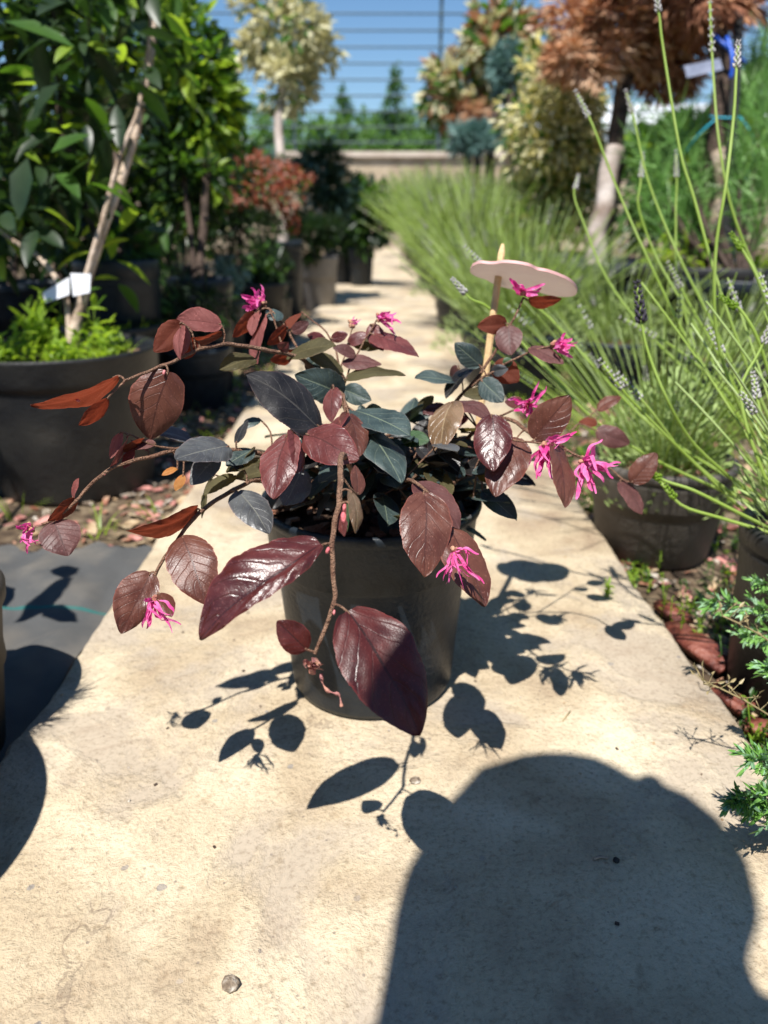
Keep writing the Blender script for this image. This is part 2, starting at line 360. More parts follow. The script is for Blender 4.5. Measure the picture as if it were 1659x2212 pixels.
def lathe(mb, c, prof, seg=64, mi=0, wob=0):
    c = Vector(c); vs = []; fs = []
    for r, z in prof:
        for k in range(seg):
            a = 2 * math.pi * k / seg
            rr = r * (1 + wob * math.sin(2 * a + z * 9))
            vs.append(c + Vector((rr * math.cos(a), rr * math.sin(a), z)))
    for i in range(len(prof) - 1):
        for k in range(seg):
            k2 = (k + 1) % seg
            fs.append((i * seg + k, i * seg + k2, (i + 1) * seg + k2, (i + 1) * seg + k))
    mb.add(vs, fs, mi)
def box(mb, c, s, mi=0, rot=None):
    c = Vector(c); vs = []
    for x in (-1, 1):
        for y in (-1, 1):
            for z in (-1, 1):
                v = Vector((x * s[0] / 2, y * s[1] / 2, z * s[2] / 2))
                if rot: v = rot @ v
                vs.append(c + v)
    mb.add(vs, [(0, 1, 3, 2), (4, 6, 7, 5), (0, 4, 5, 1), (2, 3, 7, 6), (0, 2, 6, 4), (1, 5, 7, 3)], mi)
def lf(mb, p, d, n, L, w, mi=0, fold=.25):
    """a small two-sided background leaf, six points, creased on its midrib"""
    d = d.normalized(); s = d.cross(n)
    if s.length < 1e-4: s, _ = perp(d)
    s.normalize(); n = s.cross(d)
    m = p + d * L * .45 - n * L * .03; t = p + d * L - n * L * .12
    a = p + d * L * .35; q = p + d * L * .72 - n * L * .05
    mb.add([p, a + s * w * .5 + n * w * fold, q + s * w * .36 + n * w * fold * .6, t, q - s * w * .36 + n * w * fold * .6, a - s * w * .5 + n * w * fold, m],
           [(0, 6, 1), (1, 6, 2), (2, 6, 3), (3, 6, 4), (4, 6, 5), (5, 6, 0)], mi)
def needle(mb, p, d, L, w, mi=0):
    s, t = perp(d); a = rnd.random() * 6.28; s = s * math.cos(a) + t * math.sin(a)
    mb.add([p - s * w * .5, p + s * w * .5, p + d * L * .6 + s * w * .4, p + d * L, p + d * L * .6 - s * w * .4], [(0, 1, 2, 3, 4)], mi)
def rv():
    while 1:
        v = Vector((rnd.uniform(-1, 1), rnd.uniform(-1, 1), rnd.uniform(-1, 1)))
        if .05 < v.length < 1: return v
def crown(mb, c, rad, n, L, asp=.45, mats=((0, 1),), clumps=22, cl=.33, style='leaf', up=.5, hollow=.3):
    """leaf clumps spread through an ellipsoid; mats = ((slot, weight), ...)"""
    c = Vector(c); rad = Vector(rad); cs = []
    for k in range(clumps):
        v = rv()
        if v.length < hollow: v = v.normalized() * rnd.uniform(hollow, 1)
        v = v.normalized() * (v.length ** .6) * rnd.uniform(.62, .95)
        cs.append((v, rnd.uniform(.65, 1.35) * cl, rnd.random()))
    tot = sum(q[1] for q in mats)
    for i in range(n):
        v, r, tone = rnd.choice(cs)
        g = rv(); p = v + g * r
        out = (p * .7 + g * .6)
        P = c + Vector((p.x * rad.x, p.y * rad.y, p.z * rad.z))
        d = (out.normalized() + rv() * .8 + Vector((0, 0, -.15))).normalized()
        nn = (Vector((0, 0, up)) + rv() * .8 + SUN * .2)
        k = (rnd.random() * .6 + tone * .4) * tot; mi = mats[-1][0]
        for q in mats:
            if k < q[1]: mi = q[0]; break
            k -= q[1]
        l = L * rnd.uniform(.65, 1.25)
        if style == 'leaf': lf(mb, P, d, nn, l, l * asp, mi)
        elif style == 'needle':
            for _ in range(3): needle(mb, P, (d + rv() * .45).normalized(), l, l * asp, mi)
        elif style == 'spray':       # flat scaly spray
            s, t = perp(d)
            for j in range(-2, 3):
                needle(mb, P + d * l * .1 * abs(j), (d + s * j * .32 + rv() * .15).normalized(), l * (1 - .13 * abs(j)), l * asp, mi)

POTS = []
def pot_prof(rt, rb, H, lip=.014, t=.003):
    lh = H * .13
    return [(0.001, 0.002), (rb - .004, .002), (rb, .006), (rb + (rt - rb) * .80, H - lh - .004), (rb + (rt - rb) * .82 + .001, H - lh), (rt - .004, H - lh + .003),
            (rt, H - lh + .006), (rt + .001, H - .004), (rt - .001, H), (rt - .006, H + .0005), (rt - .009, H - .004), (rb + (rt - rb) * .6, H * .55), (0.001, H * .5)]
def pot(parent, c, rt, rb, H, m='pot', soil='potsoil', fill=.88, prof=None, name='pot'):
    mb = MB(); lathe(mb, c, prof or pot_prof(rt, rb, H), 64, 0, .002)
    o = mb.build(name, m, parent)
    mb = MB(); seg = 40; c = Vector(c); zs = H * fill; rs = rb + (rt - rb) * fill - .005
    vs = [c + Vector((0, 0, zs + .004))]; fs = []
    rings = 6
    for j in range(1, rings + 1):
        for k in range(seg):
            a = 2 * math.pi * k / seg; r = rs * j / rings
            q = c + Vector((r * math.cos(a), r * math.sin(a), zs))
            q.z += noise.noise(q * 40) * .004; vs.append(q)
    for k in range(seg): fs.append((0, 1 + k, 1 + (k + 1) % seg))
    for j in range(rings - 1):
        for k in range(seg):
            a = 1 + j * seg + k; b = 1 + j * seg + (k + 1) % seg
            fs.append((a, a + seg, b + seg, b))
    mb.add(vs, fs)
    # bark crumbs lying on the mix
    for i in range(90):
        a = rnd.random() * 6.28; r = rs * math.sqrt(rnd.random()) * .95
        q = c + Vector((r * math.cos(a), r * math.sin(a), zs + .004))
        s = rnd.uniform(.003, .008); box(mb, q, (s * 1.8, s, s * .4), 1, Matrix.Rotation(rnd.random() * 6, 3, 'Z') @ Matrix.Rotation(rnd.uniform(-.5, .5), 3, 'X'))
    so = mb.build('soil', [soil, 'bark'], parent, smooth=False)
    return o
ZG = -0.03     # level of the beds beside the path

# ---------------------------------------------------------------- setting: path, beds
def build_path():
    mb = MB(); ys = []; y = -1.2
    while y < 11.2:
        ys.append(y); y += .006 if .2 < y < 1.4 else (.03 if y < 3.5 else .25)
    def edge(sgn, y):
        v = Vector((sgn * 3.1, y, 0))
        e = .288 + noise.noise(v * 2.2) * .006 + noise.noise(v * 14) * .005 + noise.noise(v * 60) * .0025
        if sgn > 0: e += .004
        return sgn * e
    vs = []; uv = []
    for y in ys:
        a = edge(-1, y); b = edge(1, y)
        rowl = [(a - .006, -.05), (a - .002, -.02), (a + .001, -.004), (a + .006, 0)]
        rowr = [(b - .006, 0), (b - .001, -.004), (b + .002, -.02), (b + .006, -.05)]
        mids = [(a + .006 + (b - a - .012) * k / 8, 0) for k in range(1, 8)]
        for x, z in rowl + mids + rowr:
            zz = z + noise.noise(Vector((x * 5, y * 5, 3))) * .0012
            vs.append((x, y, zz))
    m = 15; fs = []
    for i in range(len(ys) - 1):
        for k in range(m - 1):
            fs.append((i * m + k, i * m + k + 1, (i + 1) * m + k + 1, (i + 1) * m + k))
    mb.add(vs, fs)
    tag(mb.build('path', 'concrete'), kind='structure')
build_path()
mb = MB(); n = 60
vs = []; fs = []
xs = [-60, -30, -12, -6, -3] + [-2 + i * .08 for i in range(51)] + [3, 6, 12, 30, 60]
ysg = [-6, -3, -1.5] + [-.6 + i * .08 for i in range(50)] + [4, 5, 7, 9, 12, 16, 30, 60, 120]
for y in ysg:
    for x in xs:
        vs.append((x, y, ZG + (noise.noise(Vector((x * 9, y * 9, 0))) * .006 if abs(x) < 3 and y < 4 and abs(x) > .3 else 0)))
nx = len(xs)
for j in range(len(ysg) - 1):
    for i in range(nx - 1): fs.append((j * nx + i, j * nx + i + 1, (j + 1) * nx + i + 1, (j + 1) * nx + i))
mb.add(vs, fs); tag(mb.build('ground', 'soil'), kind='structure')

# woven ground cloth on the left
mb = MB(); vs = []; fs = []
nxm, nym = 60, 70
for j in range(nym + 1):
    for i in range(nxm + 1):
        y = .42 + j / nym * .46; x = -.293 - i / nxm * .5 - (.03 * math.sin(j * .35) if i == nxm else 0)
        if j == nym: y += .012 * math.sin(i * .9)
        z = ZG + .014 + .016 * noise.noise(Vector((x * 12, y * 9, 5))) + .006 * noise.noise(Vector((x * 40, y * 16, 5))) + .004 * abs(noise.noise(Vector((x * 30 + y * 22, y * 8, 9))))
        vs.append((x, y, z))
for j in range(nym):
    for i in range(nxm): a = j * (nxm + 1) + i; fs.append((a, a + nxm + 1, a + nxm + 2, a + 1))
mb.add(vs, fs)
tag(mb.build('ground_cloth', 'cloth', origin=(-.5, .65, ZG)), 'grey woven ground cloth with a teal thread left of the concrete path', 'ground cloth')

# far wall, fence
YW = 11.6
mb = MB()
wt = thing('garden_wall', (0, YW, ZG), 'sandy rendered wall with pale coping at the far end of the path', 'wall')
box(mb, (0, YW + .12, .6 + ZG / 2), (26, .24, 1.2 - ZG)); mb.build('wall_face', 'wall', wt, False)
mb = MB()
x = -13
while x < 13:
    l = rnd.uniform(.9, 1.5); box(mb, (x + l / 2, YW + .12 + rnd.uniform(-.01, .01), 1.235), (l - .012, .34, .07)); x += l
mb.build('coping', 'wallcap', wt, False)
ft = thing('wire_fence', (0, YW + .15, 1.27), 'tall grey steel fence of horizontal bars standing on the far wall', 'fence')
zt = GP(0, 0, 1)  # unused
zz = 1.4
mb = MB(); k = 0
while zz < 4.6:
    tube(mb, [(-13, YW + .15, zz), (13, YW + .15, zz)], .012, 6); zz += .195
mb.build('rail', 'fence', ft)
d0 = (925 - 829.5) / F * (YW * math.cos(PITCH))
px = []
for k in range(-5, 6): px.append(.78 + .09 + k * 2.05)
for x in px:
    mb = MB(); box(mb, (x, YW + .19, 2.92), (.045, .03, 3.3)); mb.build('post', 'fence', ft, False)
# greenhouse far right
mb = MB(); gh = thing('greenhouse', (9, 34, 0), 'white greenhouse roof far behind the right-hand trunks', 'greenhouse')
vs = []; fs = []
for xx in range(2):
    for k in range(13):
        a = math.pi * k / 12; vs.append((4 + xx * 22, 34 + 3 * math.cos(a), 3.4 + 1.3 * math.sin(a)))
for k in range(12): fs.append((k, k + 1, 14 + k, 13 + k))
fs += [tuple(range(13)), tuple(range(25, 12, -1))]
mb.add(vs, fs); mb.build('roof', 'white', gh)
mb = MB(); box(mb, (15, 34, 1.7), (21.8, 5.8, 3.4)); mb.build('wall', 'white', gh, False)

# distant trees beyond the fence
def far_tree(x, Y, H, rw, kind, label, group):
    t = thing('tree', (x, Y, ZG), label, 'tree', group)
    mb = MB(); tube(mb, smoothpts([(x, Y, ZG), (x + .05, Y, H * .3), (x, Y, H * .75)]), [.12 - .008 * i for i in range(9)], 8); mb.build('trunk', 'trunkd', t)
    mb = MB()
    if kind == 'spire':
        for k in range(9):
            f = k / 8
            crown(mb, (x, Y, H * (.22 + .75 * f)), (rw * (1 - f) ** .7 + .06, rw * (1 - f) ** .7 + .06, H * .09), int(480 * (1 - f) + 80), .16, .5, ((0, 2), (1, 1)), 8, .5)
    else:
        crown(mb, (x, Y, H * .62), (rw, rw, H * .42), 2200, .17, .55, ((0, 2), (1, 2), (2, 1)), 26, .3)
    mb.build('crown', ['fard', 'far', 'g_mid'], t)
far = [(-7.2, 21, 3.1, 1.4, 'round'), (-5.0, 22, 3.0, 1.3, 'round'), (-3.1, 23, 3.6, .75, 'spire'), (-2.2, 22, 3.9, .6, 'spire'), (-1.5, 24, 3.5, .8, 'round'), (-.9, 22, 4.3, .55, 'spire'), (-.2, 23, 3.7, .9, 'round'), (.45, 22, 4.9, .5, 'spire'), (1.1, 23, 4.0, .9, 'round'), (1.7, 22, 4.5, .55, 'spire'), (2.4, 23, 3.8, 1.0, 'round'), (3.4, 22, 3.9, .6, 'spire'), (4.6, 24, 3.2, 1.3, 'round'), (8.5, 24, 3.2, 1.6, 'round')]
hg = thing('hedge', (0, 20, ZG), 'long low green hedge running behind the far fence', 'hedge')
mb = MB()
for k in range(26): crown(mb, (-9 + k * .75, 20 + rnd.uniform(-.3, .3), 1.6 + rnd.uniform(-.1, .25)), (.75, .5, 1.25), 520, .15, .5, ((0, 1), (1, 3), (2, 1)), 9, .4)
mb.build('foliage', ['fard', 'far', 'g_mid'], hg)
mb = MB()
for k in range(13):
    mb = MB(); tube(mb, [(-8.6 + k * 1.5, 20, ZG), (-8.6 + k * 1.5, 20, 1.2)], .05, 6); mb.build('trunk', 'trunkd', hg)
ordn = ['first', 'second', 'third', 'fourth', 'fifth', 'sixth', 'seventh', 'eighth', 'ninth', 'tenth', 'eleventh', 'twelfth', 'thirteenth', 'fourteenth']
for i, (x, Y, H, rw, kd) in enumerate(far):
    far_tree(x, Y, H * .80, rw * 1.35, kd, '%s green tree behind the far fence, %s from the left' % ('pointed' if kd == 'spire' else 'rounded', ordn[i]), 'trees beyond the fence')

# ================================================================= the potted shrub with purple leaves
h = HC
potc = Vector((-.006, 1.487 * h, 0.0))
hero = thing('potted_shrub', potc, 'purple-leaved shrub with pink fringe flowers in a round black pot on the concrete path', 'potted plant')
HPROF = [(0.001, .002), (.066, .002), (.069, .0025), (.0705, .007), (.0735, .05), (.0775, .100), (.0785, .118), (.0800, .121), (.0835, .123), (.0862, .160), (.0885, .163), (.0898, .167), (.0895, .1705), (.0875, .1715), (.0855, .169), (.083, .150), (.08, .12), (.001, .1)]
pot(hero, potc, .0895, .0695, .1715, prof=HPROF, fill=.90)

BR = []   # branch sample points for attaching petioles
def branch(pts, r0, r1, name='branch', parent=hero, m='stem', n=6):
    P = smoothpts([U(a, b, c * h) for a, b, c in pts], n)
    P = [p + Vector((noise.noise(p * 90), noise.noise(p * 90 + Vector((5, 0, 0))), noise.noise(p * 90 + Vector((0, 7, 0))))) * .0012 for p in P]
    k = len(P); r0 *= .78; r1 *= .85; rs = [r0 + (r1 - r0) * i / (k - 1) for i in range(k)]
    rs = [r * (1 + .10 * (i % n == 0)) for i, r in enumerate(rs)]
    mb = MB(); tube(mb, P, rs, 8); BR.extend(P)
    return mb.build(name, m, parent)
branch([(805, 1125, 1.60), (790, 1020, 1.52), (765, 930, 1.45), (730, 860, 1.42), (680, 800, 1.40), (640, 770, 1.36), (570, 755, 1.30), (500, 746, 1.26), (450, 749, 1.23), (400, 770, 1.20), (345, 792, 1.17), (305, 808, 1.15), (268, 822, 1.13)], .0026, .0009)
branch([(268, 822, 1.13), (250, 842, 1.12), (232, 862, 1.11)], .0008, .0006, 'twig')
branch([(805, 1130, 1.60), (740, 1060, 1.5), (670, 1010, 1.42), (590, 985, 1.34), (500, 972, 1.28), (430, 966, 1.24), (380, 972, 1.21), (330, 984, 1.20), (280, 998, 1.18), (228, 1021, 1.17), (185, 1062, 1.165), (150, 1096, 1.16), (118, 1122, 1.16), (92, 1134, 1.16)], .0024, .0009)
branch([(392, 970, 1.21), (350, 966, 1.2), (312, 954, 1.19), (285, 942, 1.18), (262, 934, 1.18)], .0009, .0006, 'twig')
branch([(805, 1135, 1.60), (720, 1070, 1.48), (640, 1042, 1.38), (560, 1036, 1.31), (505, 1058, 1.26), (455, 1088, 1.22), (420, 1118, 1.19), (388, 1160, 1.18), (356, 1205, 1.17), (334, 1240, 1.17), (335, 1265, 1.17), (338, 1292, 1.17)], .0024, .0009)
branch([(590, 1044, 1.33), (540, 1040, 1.31), (480, 1030, 1.30), (440, 1018, 1.30)], .0008, .0005, 'twig')
branch([(805, 1130, 1.58), (775, 1060, 1.36), (752, 1000, 1.18), (736, 985, 1.08), (735, 1040, 1.02), (734, 1075, 1.0), (724, 1130, .985), (718, 1175, .975), (719, 1225, .97), (724, 1280, .965), (714, 1320, .96), (698, 1370, .955), (680, 1412, .955)], .0024, .0011)
branch([(780, 1050, 1.48), (768, 960, 1.40), (755, 890, 1.36), (735, 850, 1.34), (716, 838, 1.33)], .0018, .0007)
branch([(735, 880, 1.38), (745, 820, 1.42), (765, 780, 1.45), (795, 725, 1.46), (815, 690, 1.46)], .0011, .0007)
branch([(690, 820, 1.40), (665, 790, 1.40), (640, 745, 1.42), (610, 700, 1.42), (585, 672, 1.42), (566, 655, 1.42)], .0013, .0008)
branch([(622, 765, 1.39), (605, 730, 1.40), (590, 690, 1.40), (580, 668, 1.40)], .0009, .0006, 'twig')
branch([(745, 850, 1.42), (735, 795, 1.46), (720, 740, 1.5), (690, 705, 1.5), (650, 673, 1.5)], .0012, .0007)
branch([(738, 790, 1.47), (752, 750, 1.5), (762, 705, 1.5)], .0008, .0006, 'twig')
branch([(845, 1120, 1.62), (890, 1020, 1.56), (940, 930, 1.52), (985, 865, 1.48), (1030, 815, 1.45), (1060, 775, 1.44), (1085, 730, 1.44), (1110, 688, 1.44), (1132, 640, 1.44)], .0024, .0008)
branch([(1005, 845, 1.46), (1050, 812, 1.42), (1100, 782, 1.40), (1145, 760, 1.38), (1195, 746, 1.37)], .0012, .0007)
branch([(1000, 850, 1.46), (996, 815, 1.47), (990, 790, 1.47)], .0007, .0005, 'twig')
branch([(850, 1120, 1.6), (930, 1020, 1.50), (1000, 955, 1.42), (1060, 905, 1.36), (1110, 910, 1.32), (1150, 938, 1.29), (1185, 952, 1.27), (1215, 966, 1.26), (1260, 990, 1.25)], .0024, .0009)
branch([(1060, 905, 1.36), (1100, 890, 1.33), (1140, 876, 1.31)], .001, .0007, 'twig')
branch([(1010, 985, 1.42), (1070, 955, 1.32), (1120, 952, 1.27), (1170, 960, 1.25)], .0013, .0007)
branch([(900, 1080, 1.58), (1080, 1000, 1.6), (1220, 985, 1.6), (1300, 1000, 1.58), (1345, 1035, 1.56), (1372, 1045, 1.55)], .0016, .0007)
branch([(1150, 990, 1.60), (1220, 940, 1.66), (1262, 905, 1.70), (1290, 886, 1.70)], .0012, .0006)
branch([(820, 1130, 1.56), (860, 1050, 1.34), (893, 1040, 1.22), (935, 1075, 1.19), (968, 1130, 1.18), (980, 1185, 1.18)], .0018, .0008)
branch([(840, 1130, 1.6), (880, 1050, 1.55), (930, 990, 1.5), (970, 940, 1.45)], .0022, .0009)
branch([(760, 1130, 1.6), (720, 1060, 1.5), (690, 980, 1.4), (650, 945, 1.3)], .0020, .0008)
NB = len(BR)

def prof(u):
    return (math.sin(math.pi * min(1, u) ** .80) ** .60) * (1 if u < .66 else 1 - (u - .66) ** 2 * 2.2)
def leaf(bx, by, tx, ty, z0, z1, wl, m, wr=None, sg=1, curl=.06, tilt=None, fold=.10, pet=True, n=None, wav=1., name='leaf', parent=None, label=None):
    """leaf from its base to its tip as seen; wl / wr half widths in photo pixels left and right of the midrib"""
    wr = wl if wr is None else wr
    B = U(bx, by, z0 * h); T = U(tx, ty, z1 * h); ax = T - B; L = ax.length; a = ax / L
    mid_ = (B + T) / 2; cn = (CL - mid_).normalized(); cn = (cn - a * cn.dot(a)).normalized()
    side = a.cross(cn)                      # on the right when walking to the tip, seen by the camera
    Lp = math.hypot(tx - bx, ty - by); zc = (z0 + z1) / 2 * h; wm = (wl + wr) / 2
    true = .27 * L / zc * F
    if tilt is None:
        tilt = math.acos(max(.25, min(1, wm / true))) if wm < true else 0
    ups = side if side.z > 0 else -side
    N_ = (cn * math.cos(tilt) + ups * math.sin(tilt) * sg).normalized()
    S = a.cross(N_).normalized()
    k = zc / F / max(.25, math.cos(tilt))
    wL, wR = wl * k * 1.1, wr * k * 1.1
    nu, nv = (n or (56 if Lp > 110 else (36 if Lp > 60 else 22))), 7
    mb = MB(); vs = []; uv = []; fs = []
    seed = rnd.random() * 50; nvn = rnd.choice((5, 6, 6, 7)); tw = rnd.uniform(-.35, .35); am = rnd.uniform(.65, 1.15) * wav
    for i in range(nu + 1):
        u = i / nu; pf = max(.012, prof(.015 + u * .985)) if i < nu else .004
        c = B + ax * u + N_ * (curl * L * (4 * u * (1 - u)) - curl * L * .6 * u * u) + S * (noise.noise(Vector((seed, u * 2, 0))) * .03 * L)
        Su = S * math.cos(tw * (u - .4)) + N_ * math.sin(tw * (u - .4)); Nu = N_ * math.cos(tw * (u - .4)) - S * math.sin(tw * (u - .4))
        for j in range(-nv, nv + 1):
            v = j / nv; av = abs(v); W = (wR if v > 0 else wL) * pf
            W *= 1 + .05 * noise.noise(Vector((seed, u * 9, v > 0))) + .03 * noise.noise(Vector((seed, u * 40, v > 0)))
            t = u * nvn - av * 2.0 + .5 * noise.noise(Vector((seed, u * 2.3, 4 + (v > 0) * 3)))
            pk = (math.sin(math.pi * (t % 1)) ** .9 * (.55 + .9 * noise.noise(Vector((seed, t // 1, v > 0)))) * av * (1 - av * .75) * .064 + noise.noise(Vector((seed + 3, u * 9, v * 4))) * .010 * av) * L * am
            wv = noise.noise(Vector((seed + 9, u * 3, v * 1.5))) * .05 * L * av
            q = c + Su * (v * W * math.cos(fold)) + Nu * (av * W * math.sin(fold) - av * av * W * .16 + pk + wv)
            vs.append(q); uv.append((u * nvn / 7 + .07 * noise.noise(Vector((seed, u * 2.3, 4 + (v > 0) * 3))), v * .5 + .5))
    r = 2 * nv + 1
    for i in range(nu):
        for j in range(r - 1): q = i * r + j; fs.append((q, q + 1, q + r + 1, q + r))
    mb.add(vs, fs, 0, uv)
    if pet and NB:
        near = min(BR[:NB], key=lambda p: (p - B).length)
        dd = (near - B).length
        if .0005 < dd < .05:
            tube(mb, smoothpts([near, near * .5 + B * .5 - a * dd * .15 + Vector((0, 0, .05 * dd)), B, B + ax * .06], 3), .00065, 5, 1)
        elif dd >= .05:
            g = (near - B).normalized()
            tube(mb, smoothpts([B - a * .012 + g * .006, B - a * .004, B + ax * .05], 3), .0006, 5, 1)
    o = mb.build(name, [m, 'stem'], parent or hero)
    if label: o['label'] = label
    return o

